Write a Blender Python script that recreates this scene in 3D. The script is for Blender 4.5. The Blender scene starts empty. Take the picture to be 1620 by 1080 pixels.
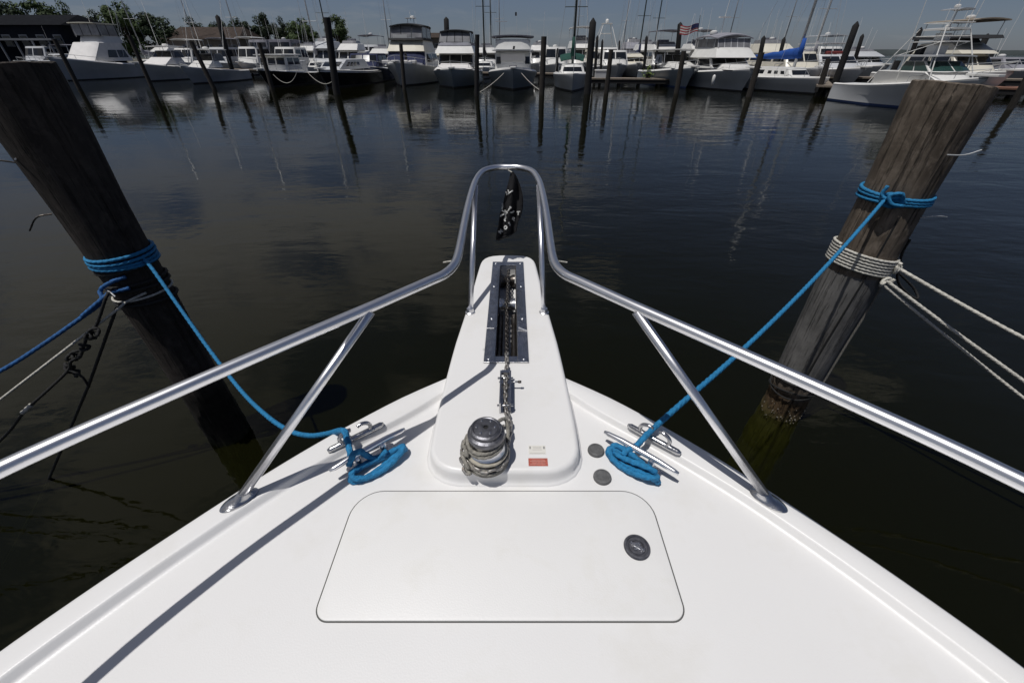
import bpy, math, random
from mathutils import Vector, Matrix, noise as mnoise

C = bpy.context.scene
COL = C.collection
R = math.radians
rnd = random.Random(7)

# ------------------------------------------------------------------ camera, sky, sun
EYE = 2.4
FPX = 640.0
PITCH = R(35.41)
cd = bpy.data.cameras.new('camera')
cd.sensor_width = 36.0
cd.lens = FPX / 1620.0 * 36.0
cd.clip_start = 0.02
cd.clip_end = 4000
cam = bpy.data.objects.new('camera', cd)
cam.location = (0, 0, EYE)
cam.rotation_euler = (R(90) - PITCH, 0, 0)
COL.objects.link(cam)
C.camera = cam

SUNV = Vector((-0.27, -0.17, 1.0)).normalized()          # towards the sun
sd = bpy.data.lights.new('sun', 'SUN')
sd.energy = 5.0
sd.angle = R(0.55)
sd.color = (1.0, 0.975, 0.945)
so = bpy.data.objects.new('sun', sd)
so.rotation_euler = (-SUNV).to_track_quat('-Z', 'Y').to_euler()
so.location = (0, 0, 30)
COL.objects.link(so)

W = bpy.data.worlds.new('World')
C.world = W
W.use_nodes = True
wn, wl = W.node_tree.nodes, W.node_tree.links
wn.clear()
w_out = wn.new('ShaderNodeOutputWorld')
w_bg = wn.new('ShaderNodeBackground')
w_bg.inputs['Strength'].default_value = 0.05
sky = wn.new('ShaderNodeTexSky')
sky.sky_type = 'NISHITA'
sky.sun_disc = False
sky.sun_elevation = math.asin(SUNV.z)
sky.sun_rotation = math.atan2(SUNV.x, SUNV.y)
sky.air_density = 1.0
sky.dust_density = 0.35
sky.ozone_density = 2.5
tc = wn.new('ShaderNodeTexCoord')
sep = wn.new('ShaderNodeSeparateXYZ')
wl.new(tc.outputs['Generated'], sep.inputs[0])
def wmath(op, a, b):
    n = wn.new('ShaderNodeMath'); n.operation = op
    for i, v in enumerate((a, b)):
        if isinstance(v, (int, float)): n.inputs[i].default_value = v
        else: wl.new(v, n.inputs[i])
    return n.outputs[0]
zz = wmath('ADD', wmath('MAXIMUM', sep.outputs[2], 0.0), 0.16)
comb = wn.new('ShaderNodeCombineXYZ')
wl.new(wmath('DIVIDE', sep.outputs[0], zz), comb.inputs[0])
wl.new(wmath('DIVIDE', sep.outputs[1], zz), comb.inputs[1])
cn = wn.new('ShaderNodeTexNoise')
cn.inputs['Scale'].default_value = 2.1
cn.inputs['Detail'].default_value = 7
cn.inputs['Roughness'].default_value = 0.60
cmap = wn.new('ShaderNodeMapping')
cmap.inputs['Location'].default_value = (3.1, 0.7, 0)
wl.new(comb.outputs[0], cmap.inputs[0])
wl.new(cmap.outputs[0], cn.inputs['Vector'])
# broken cloud is denser to the west (left) as the water's reflections show
vd = wn.new('ShaderNodeVectorMath'); vd.operation = 'DISTANCE'
wl.new(comb.outputs[0], vd.inputs[0]); vd.inputs[1].default_value = (-1.0, 1.8, 0)
bank = wmath('MULTIPLY', wmath('MAXIMUM', wmath('SUBTRACT', 1.0, wmath('MULTIPLY', vd.outputs['Value'], 0.55)), 0.0), 0.13)
bias = wmath('ADD', wmath('MULTIPLY', sep.outputs[0], -0.12), bank)
cr = wn.new('ShaderNodeMapRange')
cr.inputs['From Min'].default_value = 0.53
cr.inputs['From Max'].default_value = 0.65
wl.new(wmath('ADD', cn.outputs['Fac'], bias), cr.inputs['Value'])
cl = wn.new('ShaderNodeMix'); cl.data_type = 'RGBA'
desat = wn.new('ShaderNodeHueSaturation')
desat.inputs['Saturation'].default_value = 0.66
desat.inputs['Value'].default_value = 0.97
wl.new(sky.outputs[0], desat.inputs['Color'])
haze_tint = wn.new('ShaderNodeMix'); haze_tint.data_type = 'RGBA'; haze_tint.blend_type = 'MULTIPLY'
haze_tint.inputs[0].default_value = 1.0
haze_tint.inputs[7].default_value = (0.90, 1.01, 1.31, 1)
wl.new(desat.outputs[0], haze_tint.inputs[6])
wl.new(haze_tint.outputs[2], cl.inputs[6])
cl.inputs[7].default_value = (11.8, 11.3, 10.6, 1)
elev = wn.new('ShaderNodeMapRange')
elev.inputs['From Min'].default_value = 0.10
elev.inputs['From Max'].default_value = 0.32
elev.inputs['To Min'].default_value = 0.10
elev.inputs['To Max'].default_value = 0.9
wl.new(sep.outputs[2], elev.inputs['Value'])
wl.new(wmath('MULTIPLY', cr.outputs[0], elev.outputs[0]), cl.inputs[0])
wl.new(cl.outputs[2], w_bg.inputs['Color'])
wl.new(w_bg.outputs[0], w_out.inputs[0])

C.view_settings.view_transform = 'Standard'
C.view_settings.look = 'None'
C.view_settings.gamma = 1.0
C.view_settings.use_curve_mapping = False
C.view_settings.exposure = -0.80
C.cycles.use_denoising = True
C.cycles.max_bounces = 8
C.cycles.transparent_max_bounces = 12
C.cycles.caustics_reflective = False
C.cycles.caustics_refractive = False

# ------------------------------------------------------------------ pixel -> place helpers (photo is 1620 x 1080)
CP, SP = math.cos(PITCH), math.sin(PITCH)
def ray(px, py):
    u = (px - 810) / FPX; v = (540 - py) / FPX
    return Vector((u, CP + v * SP, -SP + v * CP))
def at(px, py, z):                       # point of that sight line at height z
    d = ray(px, py); t = (z - EYE) / d.z
    return Vector((d.x * t, d.y * t, z))
def at_y(px, py, Y):                     # point of that sight line at distance Y
    d = ray(px, py); t = Y / d.y
    return Vector((d.x * t, Y, EYE + d.z * t))

# ------------------------------------------------------------------ materials
MATS = {}
def mat(name, col, rough=0.5, metal=0.0, var=0.0, vscale=6.0, bump=0.0, bscale=60.0, coat=0.0, stretch=None, spec=0.5, dirt=None, dscale=3.0, dlo=0.5, dhi=0.75, island=0.0):
    if name in MATS: return MATS[name]
    m = bpy.data.materials.new(name); m.use_nodes = True
    n, l = m.node_tree.nodes, m.node_tree.links
    b = n['Principled BSDF']
    b.inputs['Roughness'].default_value = rough
    b.inputs['Metallic'].default_value = metal
    b.inputs['Specular IOR Level'].default_value = spec
    if coat: b.inputs['Coat Weight'].default_value = coat; b.inputs['Coat Roughness'].default_value = 0.08
    t = n.new('ShaderNodeTexCoord'); mp = n.new('ShaderNodeMapping')
    l.new(t.outputs['Object'], mp.inputs[0])
    if stretch: mp.inputs['Scale'].default_value = stretch
    cur = None
    if var:
        nz = n.new('ShaderNodeTexNoise'); nz.inputs['Scale'].default_value = vscale; nz.inputs['Detail'].default_value = 6
        l.new(mp.outputs[0], nz.inputs['Vector'])
        rp = n.new('ShaderNodeValToRGB')
        rp.color_ramp.elements[0].position = 0.3; rp.color_ramp.elements[1].position = 0.7
        rp.color_ramp.elements[0].color = (*[c * (1 - var) for c in col], 1)
        rp.color_ramp.elements[1].color = (*[min(1, c * (1 + var)) for c in col], 1)
        l.new(nz.outputs['Fac'], rp.inputs[0]); cur = rp.outputs[0]
    if dirt:
        nz = n.new('ShaderNodeTexNoise'); nz.inputs['Scale'].default_value = dscale; nz.inputs['Detail'].default_value = 8
        nz.inputs['Roughness'].default_value = 0.65
        l.new(mp.outputs[0], nz.inputs['Vector'])
        mr = n.new('ShaderNodeMapRange'); mr.inputs['From Min'].default_value = dlo; mr.inputs['From Max'].default_value = dhi
        l.new(nz.outputs['Fac'], mr.inputs['Value'])
        mx = n.new('ShaderNodeMix'); mx.data_type = 'RGBA'
        l.new(mr.outputs[0], mx.inputs[0])
        if cur: l.new(cur, mx.inputs[6])
        else: mx.inputs[6].default_value = (*col, 1)
        mx.inputs[7].default_value = (*dirt, 1)
        cur = mx.outputs[2]
    if cur: l.new(cur, b.inputs['Base Color'])
    else: b.inputs['Base Color'].default_value = (*col, 1)
    if bump:
        nb = n.new('ShaderNodeTexNoise'); nb.inputs['Scale'].default_value = bscale; nb.inputs['Detail'].default_value = 4
        l.new(mp.outputs[0], nb.inputs['Vector'])
        bp = n.new('ShaderNodeBump'); bp.inputs['Strength'].default_value = bump; bp.inputs['Distance'].default_value = 0.01
        l.new(nb.outputs['Fac'], bp.inputs['Height']); l.new(bp.outputs[0], b.inputs['Normal'])
    MATS[name] = m
    return m

M = dict(
    gel=mat('gelcoat_white', (0.80, 0.79, 0.775), 0.38, var=0.02, vscale=2.5, bump=0.05, bscale=260, dirt=(0.71, 0.69, 0.64), dscale=5, dlo=0.52, dhi=0.95),
    gelhull=mat('gelcoat_hull', (0.78, 0.77, 0.75), 0.2),
    lid=mat('gelcoat_lid', (0.80, 0.79, 0.77), 0.42, var=0.02, vscale=3.5, bump=0.06, bscale=300, dirt=(0.72, 0.70, 0.64), dscale=7, dlo=0.54, dhi=0.95),
    groove_shade=mat('groove_shade_grey', (0.10, 0.10, 0.095), 0.8),  # dark colour standing in for shade in the hatch groove
    steel=mat('polished_stainless', (0.84, 0.84, 0.86), 0.31, 1.0, var=0.05, vscale=14),
    steel2=mat('worn_stainless', (0.55, 0.55, 0.56), 0.24, 1.0, var=0.2, vscale=40, bump=0.1, bscale=150),
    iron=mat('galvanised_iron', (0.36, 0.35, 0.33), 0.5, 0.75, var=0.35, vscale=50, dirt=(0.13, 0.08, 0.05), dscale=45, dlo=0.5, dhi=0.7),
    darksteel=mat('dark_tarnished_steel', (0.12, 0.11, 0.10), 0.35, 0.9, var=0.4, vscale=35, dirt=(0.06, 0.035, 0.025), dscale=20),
    capsteel=mat('capstan_cap', (0.15, 0.15, 0.165), 0.42, 0.85, var=0.3, vscale=60, bump=0.1, bscale=120),
    grey=mat('grey_rubber', (0.115, 0.115, 0.115), 0.62, var=0.25, vscale=60, bump=0.4, bscale=180),
    black=mat('black_hole', (0.01, 0.01, 0.01), 0.7),
    tan=mat('weathered_rode', (0.29, 0.275, 0.24), 0.9, var=0.35, vscale=70, bump=0.6, bscale=220),
    blue=mat('blue_rope', (0.014, 0.20, 0.42), 0.7, var=0.25, vscale=90, bump=0.6, bscale=260),
    bluedk=mat('old_blue_rope', (0.012, 0.09, 0.26), 0.7, var=0.35, vscale=60, bump=0.5, bscale=200),
    white=mat('white_rope', (0.56, 0.54, 0.48), 0.85, var=0.25, vscale=60, bump=0.5, bscale=200),
    blackr=mat('black_rope', (0.012, 0.012, 0.012), 0.8, var=0.4, vscale=60),
    flag=mat('black_flag_cloth', (0.006, 0.006, 0.008), 0.9, bump=0.3, bscale=90),
    print=mat('white_print', (0.62, 0.62, 0.60), 0.9),
    stickw=mat('white_sticker', (0.74, 0.72, 0.66), 0.5),
    stickr=mat('red_sticker', (0.42, 0.105, 0.075), 0.55, var=0.25, vscale=120),
    ink=mat('dark_ink', (0.28, 0.28, 0.27), 0.6),
    inkf=mat('faded_ink', (0.58, 0.56, 0.52), 0.6),
    inkp=mat('pale_ink', (0.60, 0.30, 0.25), 0.6),
    # the marina
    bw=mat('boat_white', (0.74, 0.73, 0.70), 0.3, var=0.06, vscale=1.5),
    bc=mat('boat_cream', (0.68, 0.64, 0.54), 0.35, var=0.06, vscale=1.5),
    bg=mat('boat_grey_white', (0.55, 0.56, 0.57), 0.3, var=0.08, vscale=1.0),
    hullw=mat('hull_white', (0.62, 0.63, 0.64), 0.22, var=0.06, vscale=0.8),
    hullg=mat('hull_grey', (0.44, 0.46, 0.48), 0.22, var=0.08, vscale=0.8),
    hullsb=mat('hull_slate_blue', (0.26, 0.30, 0.34), 0.2, var=0.08, vscale=0.8),
    hullk=mat('hull_black', (0.012, 0.013, 0.016), 0.18),
    hulln=mat('hull_navy', (0.012, 0.02, 0.06), 0.18),
    boot=mat('antifouling_black', (0.02, 0.02, 0.022), 0.7),
    bootb=mat('antifouling_blue', (0.015, 0.04, 0.13), 0.7),
    glass=mat('dark_glass', (0.012, 0.014, 0.017), 0.06, spec=0.6),
    gglass=mat('green_glass', (0.02, 0.055, 0.05), 0.06, spec=0.6),
    clear=mat('clear_vinyl', (0.19, 0.19, 0.20), 0.15, var=0.25, vscale=2.0, spec=0.6),
    canvask=mat('canvas_black', (0.018, 0.019, 0.022), 0.85),
    canvasn=mat('canvas_navy', (0.012, 0.018, 0.06), 0.85, var=0.2, vscale=3),
    canvasb=mat('canvas_blue', (0.012, 0.075, 0.33), 0.85, var=0.15, vscale=3),
    canvasg=mat('canvas_green', (0.006, 0.055, 0.042), 0.85, var=0.2, vscale=3),
    canvast=mat('canvas_tan', (0.32, 0.27, 0.21), 0.85, var=0.15, vscale=3),
    canvasgy=mat('canvas_grey', (0.24, 0.24, 0.27), 0.85, var=0.2, vscale=2),
    canvasp=mat('canvas_plum_grey', (0.13, 0.13, 0.16), 0.85, var=0.25, vscale=2),
    coverw=mat('cover_white', (0.70, 0.68, 0.66), 0.75, var=0.06, vscale=2, bump=0.4, bscale=3),
    alu=mat('aluminium', (0.50, 0.51, 0.52), 0.45, 0.5),
    aludk=mat('mast_dark', (0.035, 0.05, 0.05), 0.5),
    redc=mat('red_canvas', (0.16, 0.025, 0.025), 0.8),
    teak=mat('teak', (0.22, 0.12, 0.06), 0.6, var=0.2, vscale=8),
    leaf=mat('tree_leaves', (0.045, 0.075, 0.018), 0.8, var=0.5, vscale=0.6),
    leaf2=mat('tree_leaves_dark', (0.020, 0.036, 0.012), 0.8, var=0.5, vscale=0.6),
    bark=mat('tree_bark', (0.06, 0.045, 0.035), 0.9, var=0.3, vscale=4),
    shore=mat('shore_soil', (0.07, 0.065, 0.045), 0.95, var=0.35, vscale=0.3),
    farshore=mat('far_shore', (0.035, 0.045, 0.045), 0.95, var=0.3, vscale=0.02),
    housedk=mat('house_slate_walls', (0.014, 0.016, 0.022), 0.95, var=0.15, vscale=1, spec=0.05),
    roofdk=mat('roof_dark', (0.012, 0.013, 0.016), 0.95, var=0.3, vscale=2, spec=0.05),
    roofbr=mat('roof_brown', (0.06, 0.047, 0.04), 0.95, var=0.25, vscale=2, spec=0.1),
    wallbg=mat('wall_beige', (0.14, 0.12, 0.10), 0.9, var=0.15, vscale=1),
    trim=mat('trim_pale', (0.20, 0.21, 0.23), 0.7),
    dockw=mat('dock_wood', (0.20, 0.165, 0.13), 0.9, var=0.3, vscale=3, stretch=(1, 8, 1)),
    dockr=mat('dock_red_wood', (0.20, 0.10, 0.065), 0.9, var=0.3, vscale=3),
    fpile=mat('far_piling_wood', (0.034, 0.029, 0.025), 0.95, var=0.45, vscale=5, stretch=(4, 4, 0.6)),
    fpiled=mat('far_piling_tarred', (0.009, 0.0085, 0.009), 0.85, var=0.4, vscale=5, stretch=(4, 4, 0.6)),
    fred=mat('flag_red', (0.35, 0.05, 0.055), 0.9), fwhite=mat('flag_white', (0.6, 0.58, 0.56), 0.9), fblue=mat('flag_blue', (0.02, 0.025, 0.09), 0.9),
    plant=mat('bright_plant', (0.12, 0.17, 0.03), 0.8, var=0.3, vscale=6),
    pink=mat('pink_buoy', (0.5, 0.3, 0.3), 0.6),
)

def wood_pile_mat(name, dry, dark, wet, algae, wet_z, streak=1.0, sleeve=None):
    m = bpy.data.materials.new(name); m.use_nodes = True
    n, l = m.node_tree.nodes, m.node_tree.links
    b = n['Principled BSDF']; b.inputs['Roughness'].default_value = 0.92; b.inputs['Specular IOR Level'].default_value = 0.25
    t = n.new('ShaderNodeTexCoord')
    def noise_(scale, st, detail=8, rough=0.6, dist=0.0):
        mp = n.new('ShaderNodeMapping'); mp.inputs['Scale'].default_value = st
        l.new(t.outputs['Object'], mp.inputs[0])
        z = n.new('ShaderNodeTexNoise'); z.inputs['Scale'].default_value = scale; z.inputs['Detail'].default_value = detail
        z.inputs['Roughness'].default_value = rough; z.inputs['Distortion'].default_value = dist
        l.new(mp.outputs[0], z.inputs['Vector']); return z.outputs['Fac']
    def mr(v, a, c, lo=0.0, hi=1.0):
        q = n.new('ShaderNodeMapRange'); q.inputs['From Min'].default_value = a; q.inputs['From Max'].default_value = c
        q.inputs['To Min'].default_value = lo; q.inputs['To Max'].default_value = hi
        l.new(v, q.inputs['Value']); return q.outputs[0]
    def mx(f, a, c):
        q = n.new('ShaderNodeMix'); q.data_type = 'RGBA'; l.new(f, q.inputs[0])
        for i, v in ((6, a), (7, c)):
            if isinstance(v, tuple): q.inputs[i].default_value = (*v, 1)
            else: l.new(v, q.inputs[i])
        return q.outputs[2]
    def mth(op, a, c):
        q = n.new('ShaderNodeMath'); q.operation = op
        for i, v in enumerate((a, c)):
            if isinstance(v, (int, float)): q.inputs[i].default_value = v
            else: l.new(v, q.inputs[i])
        return q.outputs[0]
    grain = noise_(22, (1, 1, 0.05), 9, 0.7)
    patch = noise_(5, (1, 1, 0.45), 7, 0.65, 0.6)
    c = mx(mr(grain, 0.30, 0.75), dark, dry)
    c = mx(mr(patch, 0.45, 0.66, 0, 0.7), c, tuple(v * 0.45 for v in dark))
    blotch = noise_(16, (1, 1, 0.8), 8, 0.7, 0.4)
    c = mx(mr(blotch, 0.48, 0.70, 0, 0.75), c, tuple(min(1, v * 1.35) for v in dry))
    crack = noise_(60, (1, 1, 0.03), 4, 0.6)
    c = mx(mr(crack, 0.64, 0.70, 0, 0.8), c, (0.010, 0.009, 0.008))
    sep = n.new('ShaderNodeSeparateXYZ'); l.new(t.outputs['Object'], sep.inputs[0])
    wob = mth('ADD', sep.outputs[2], mth('MULTIPLY', mth('SUBTRACT', noise_(9, (1, 1, 1), 5), 0.5), 0.22))
    if sleeve:
        z0, z1, scol = sleeve
        f = mth('MULTIPLY', mr(sep.outputs[2], z0 - 0.004, z0 + 0.004), mr(sep.outputs[2], z1 + 0.004, z1 - 0.004))
        sc = mx(mr(noise_(9, (1, 1, 0.6), 8, 0.7), 0.35, 0.68), tuple(v * 0.5 for v in scol), scol)
        c = mx(f, c, sc)
    c = mx(mr(wob, wet_z, wet_z - 0.1), c, mx(mr(noise_(30, (1, 1, 1), 5), 0.35, 0.65), wet, tuple(v * 0.35 for v in wet)))
    c = mx(mr(wob, 0.10, -0.08), c, algae)
    l.new(c, b.inputs['Base Color'])
    bp = n.new('ShaderNodeBump'); bp.inputs['Strength'].default_value = 0.9; bp.inputs['Distance'].default_value = 0.012
    l.new(mth('ADD', mth('MULTIPLY', grain, 0.6), mth('MULTIPLY', mr(crack, 0.55, 0.7), -1.2)), bp.inputs['Height'])
    l.new(bp.outputs[0], b.inputs['Normal'])
    return m

# ------------------------------------------------------------------ mesh building
class MB:
    def __init__(s): s.v = []; s.f = []
    def add(s, vs, fs):
        o = len(s.v); s.v += [tuple(p) for p in vs]; s.f += [tuple(i + o for i in q) for q in fs]; return s
    def box(s, c, d, rot=None):
        x, y, z = (k / 2 for k in d)
        p = [Vector((a * x, b * y, e * z)) for e in (-1, 1) for b in (-1, 1) for a in (-1, 1)]
        if rot is not None: p = [rot @ q for q in p]
        c = Vector(c)
        return s.add([q + c for q in p], [(0, 2, 3, 1), (4, 5, 7, 6), (0, 1, 5, 4), (2, 6, 7, 3), (0, 4, 6, 2), (1, 3, 7, 5)])
    def hexa(s, p):   # 8 corners: bottom 0-3 ring, top 4-7 ring
        return s.add(p, [(3, 2, 1, 0), (4, 5, 6, 7), (0, 1, 5, 4), (1, 2, 6, 5), (2, 3, 7, 6), (3, 0, 4, 7)])
    def tube(s, path, r, n=8, closed=False, caps=True, lobes=0, twist=0.0, amp=0.16):
        P = [Vector(p) for p in path]; k = len(P)
        rr = r if isinstance(r, (list, tuple)) else [r] * k
        T = []
        for i in range(k):
            a = P[(i - 1) % k] if (closed or i > 0) else P[i]
            b = P[(i + 1) % k] if (closed or i < k - 1) else P[i]
            t = (b - a)
            T.append(t.normalized() if t.length > 1e-9 else Vector((0, 0, 1)))
        up = Vector((0, 0, 1)) if abs(T[0].z) < 0.9 else Vector((1, 0, 0))
        N = (up - T[0] * up.dot(T[0])).normalized()
        vs = []; L = 0
        for i in range(k):
            if i: 
                L += (P[i] - P[i - 1]).length
                N = (N - T[i] * N.dot(T[i]))
                N = N.normalized() if N.length > 1e-6 else T[i].orthogonal().normalized()
            B = T[i].cross(N)
            for j in range(n):
                a = 2 * math.pi * j / n
                q = rr[i]
                if lobes: q *= 1 + amp * (abs(math.cos(lobes * 0.5 * (a + twist * L))) - 0.6)
                vs.append(P[i] + (N * math.cos(a) + B * math.sin(a)) * q)
        fs = []
        for i in range(k if closed else k - 1):
            for j in range(n):
                a, b = i * n + j, i * n + (j + 1) % n
                c, d = ((i + 1) % k) * n + (j + 1) % n, ((i + 1) % k) * n + j
                fs.append((a, b, c, d))
        if caps and not closed:
            fs.append(tuple(reversed(range(n)))); fs.append(tuple(range((k - 1) * n, k * n)))
        return s.add(vs, fs)
    def lathe(s, prof, c, n=32, cap=True):
        c = Vector(c); vs = []; fs = []
        for (r, z) in prof:
            for j in range(n):
                a = 2 * math.pi * j / n
                vs.append(c + Vector((r * math.cos(a), r * math.sin(a), z)))
        for i in range(len(prof) - 1):
            for j in range(n):
                fs.append((i * n + j, i * n + (j + 1) % n, (i + 1) * n + (j + 1) % n, (i + 1) * n + j))
        if cap:
            fs.append(tuple(reversed(range(n)))); fs.append(tuple(range((len(prof) - 1) * n, len(prof) * n)))
        return s.add(vs, fs)
    def prism(s, poly, z0, z1, bevel=0.0, steps=3):
        n = len(poly); pl = [Vector((p[0], p[1])) for p in poly]
        area = sum(pl[i].x * pl[(i + 1) % n].y - pl[(i + 1) % n].x * pl[i].y for i in range(n))
        if area < 0: pl.reverse()
        nr = []
        for i in range(n):
            e1 = (pl[i] - pl[i - 1]).normalized(); e2 = (pl[(i + 1) % n] - pl[i]).normalized()
            m_ = Vector((e1.y, -e1.x)) + Vector((e2.y, -e2.x))
            nr.append(m_.normalized())
        rings = [(0, z0)]
        if bevel:
            for q in range(steps + 1):
                a = math.pi / 2 * q / steps
                rings.append((-bevel * (1 - math.cos(a)), z1 - bevel + bevel * math.sin(a)))
        else: rings.append((0, z1))
        vs = []
        for (o, z) in rings:
            for i in range(n):
                p = pl[i] + nr[i] * o; vs.append((p.x, p.y, z))
        fs = [tuple(reversed(range(n)))]
        for k in range(len(rings) - 1):
            for i in range(n):
                fs.append((k * n + i, k * n + (i + 1) % n, (k + 1) * n + (i + 1) % n, (k + 1) * n + i))
        fs.append(tuple(range((len(rings) - 1) * n, len(rings) * n)))
        return s.add(vs, fs)
    def loft(s, rings, closed=False, cap0=False, cap1=False):
        n = len(rings[0]); vs = [p for r_ in rings for p in r_]; fs = []
        for i in range(len(rings) - 1):
            for j in range(n if closed else n - 1):
                fs.append((i * n + j, i * n + (j + 1) % n, (i + 1) * n + (j + 1) % n, (i + 1) * n + j))
        if cap0: fs.append(tuple(reversed(range(n))))
        if cap1: fs.append(tuple(range((len(rings) - 1) * n, len(rings) * n)))
        return s.add(vs, fs)
    def build(s, name, m, parent=None, smooth=False, auto=None):
        me = bpy.data.meshes.new(name); me.from_pydata(s.v, [], s.f); me.validate()
        import bmesh
        bm = bmesh.new(); bm.from_mesh(me); bmesh.ops.recalc_face_normals(bm, faces=bm.faces)
        if auto is not None:
            for e in bm.edges:
                if len(e.link_faces) == 2 and e.calc_face_angle(0) > R(auto): e.smooth = False
        bm.to_mesh(me); bm.free()
        if smooth or auto is not None:
            me.polygons.foreach_set('use_smooth', [True] * len(me.polygons))
        me.materials.append(m)
        o = bpy.data.objects.new(name, me); COL.objects.link(o)
        if parent is not None: o.parent = parent
        return o

def tag(o, label=None, cat=None, group=None, kind=None):
    if label: o['label'] = label
    if cat: o['category'] = cat
    if group: o['group'] = group
    if kind: o['kind'] = kind
    return o
def empty(name, loc=(0, 0, 0), rz=0.0, label=None, cat=None, group=None):
    o = bpy.data.objects.new(name, None); o.empty_display_size = 0.2
    COL.objects.link(o); o.location = loc; o.rotation_euler = (0, 0, rz)
    return tag(o, label, cat, group)
def linked(src, name, parent, loc=None, mtx=None):
    o = bpy.data.objects.new(name, src.data); COL.objects.link(o); o.parent = parent
    if mtx is not None: o.matrix_local = mtx
    elif loc is not None: o.location = loc
    return o
def smooth_path(pts, per=8, closed=False):    # Catmull-Rom
    P = [Vector(p) for p in pts]; n = len(P); out = []
    for i in range(n if closed else n - 1):
        p0 = P[(i - 1) % n] if (closed or i > 0) else P[i] * 2 - P[i + 1]
        p1 = P[i]; p2 = P[(i + 1) % n]
        p3 = P[(i + 2) % n] if (closed or i + 2 < n) else p2 * 2 - p1
        for k in range(per):
            t = k / per
            out.append(0.5 * ((2 * p1) + (p2 - p0) * t + (2 * p0 - 5 * p1 + 4 * p2 - p3) * t * t + (3 * p1 - p0 - 3 * p2 + p3) * t ** 3))
    if not closed: out.append(P[-1])
    return out
def sagline(a, b, sag, n=24):
    a, b = Vector(a), Vector(b)
    return [a.lerp(b, i / n) - Vector((0, 0, sag * 4 * (i / n) * (1 - i / n))) for i in range(n + 1)]
def lerp_tab(tab, x):
    if x <= tab[0][0]: return tab[0][1]
    for (a, b), (c, d) in zip(tab, tab[1:]):
        if x <= c: return b + (d - b) * (x - a) / (c - a)
    return tab[-1][1]

# ------------------------------------------------------------------ setting: water, bed, shores
def water_mat():
    m = bpy.data.materials.new('harbour_water'); m.use_nodes = True
    n, l = m.node_tree.nodes, m.node_tree.links
    n.clear()
    out = n.new('ShaderNodeOutputMaterial')
    t = n.new('ShaderNodeTexCoord')
    def nz(scale, st, detail, rough=0.5, dist=0.0, rot=0.0):
        mp = n.new('ShaderNodeMapping'); mp.inputs['Scale'].default_value = st; mp.inputs['Rotation'].default_value = (0, 0, rot)
        l.new(t.outputs['Object'], mp.inputs[0])
        z = n.new('ShaderNodeTexNoise'); z.inputs['Scale'].default_value = scale; z.inputs['Detail'].default_value = detail
        z.inputs['Roughness'].default_value = rough; z.inputs['Distortion'].default_value = dist
        l.new(mp.outputs[0], z.inputs['Vector']); return z.outputs['Fac']
    def mth(op, a, c):
        q = n.new('ShaderNodeMath'); q.operation = op
        for i, v in enumerate((a, c)):
            if isinstance(v, (int, float)): q.inputs[i].default_value = v
            else: l.new(v, q.inputs[i])
        return q.outputs[0]
    fine = nz(4.2, (0.7, 1.5, 1), 3, 0.5, 0.3, 0.3)
    mid = nz(0.85, (0.6, 1.3, 1), 3, 0.5, 0.4, 0.15)
    wide = nz(0.14, (1, 1, 1), 2)
    # wind patches: calm and ruffled areas of the basin
    gust = n.new('ShaderNodeMapRange'); gust.inputs['From Min'].default_value = 0.35; gust.inputs['From Max'].default_value = 0.65
    gust.inputs['To Min'].default_value = 0.25; gust.inputs['To Max'].default_value = 0.95
    sx_ = n.new('ShaderNodeSeparateXYZ'); l.new(t.outputs['Object'], sx_.inputs[0])
    gx = n.new('ShaderNodeMapRange'); gx.inputs['From Min'].default_value = -12; gx.inputs['From Max'].default_value = 16
    gx.inputs['To Min'].default_value = -0.14; gx.inputs['To Max'].default_value = 0.16
    l.new(sx_.outputs[0], gx.inputs['Value'])
    l.new(mth('ADD', wide, gx.outputs[0]), gust.inputs['Value'])
    h = mth('MULTIPLY', mth('ADD', mth('MULTIPLY', fine, 0.0068), mth('MULTIPLY', mid, 0.032)), gust.outputs[0])
    bp = n.new('ShaderNodeBump'); bp.inputs['Strength'].default_value = 1.0; bp.inputs['Distance'].default_value = 1.0
    l.new(h, bp.inputs['Height'])
    fr = n.new('ShaderNodeFresnel'); fr.inputs['IOR'].default_value = 1.333
    l.new(bp.outputs[0], fr.inputs['Normal'])
    gl = n.new('ShaderNodeBsdfGlossy'); gl.inputs['Roughness'].default_value = 0.03
    gl.inputs['Color'].default_value = (0.80, 0.815, 0.82, 1)
    l.new(bp.outputs[0], gl.inputs['Normal'])
    tr = n.new('ShaderNodeBsdfTransparent'); tr.inputs['Color'].default_value = (0.88, 0.92, 0.80, 1)
    di = n.new('ShaderNodeBsdfDiffuse'); di.inputs['Color'].default_value = (0.0125, 0.0130, 0.0035, 1)
    body = n.new('ShaderNodeMixShader'); body.inputs[0].default_value = 0.62
    l.new(di.outputs[0], body.inputs[1]); l.new(tr.outputs[0], body.inputs[2])
    mix = n.new('ShaderNodeMixShader')
    l.new(fr.outputs[0], mix.inputs[0]); l.new(body.outputs[0], mix.inputs[1]); l.new(gl.outputs[0], mix.inputs[2])
    l.new(mix.outputs[0], out.inputs['Surface'])
    ab = n.new('ShaderNodeVolumeAbsorption'); ab.inputs['Color'].default_value = (0.62, 0.66, 0.22, 1); ab.inputs['Density'].default_value = 2.0
    l.new(ab.outputs[0], out.inputs['Volume'])
    return m
WX, WY0, WY1 = 900, -80, 2200
w = MB().box((0, (WY0 + WY1) / 2, -1.5), (2 * WX, WY1 - WY0, 3.0)).build('water', water_mat())
tag(w, 'dark rippled harbour water across the basin', kind='structure')
bed = MB().box((0, (WY0 + WY1) / 2, -3.3), (2 * WX + 20, WY1 - WY0 + 20, 0.5)).build('seabed', mat('seabed_mud', (0.05, 0.045, 0.03), 0.95, var=0.2, vscale=0.5))
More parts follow.
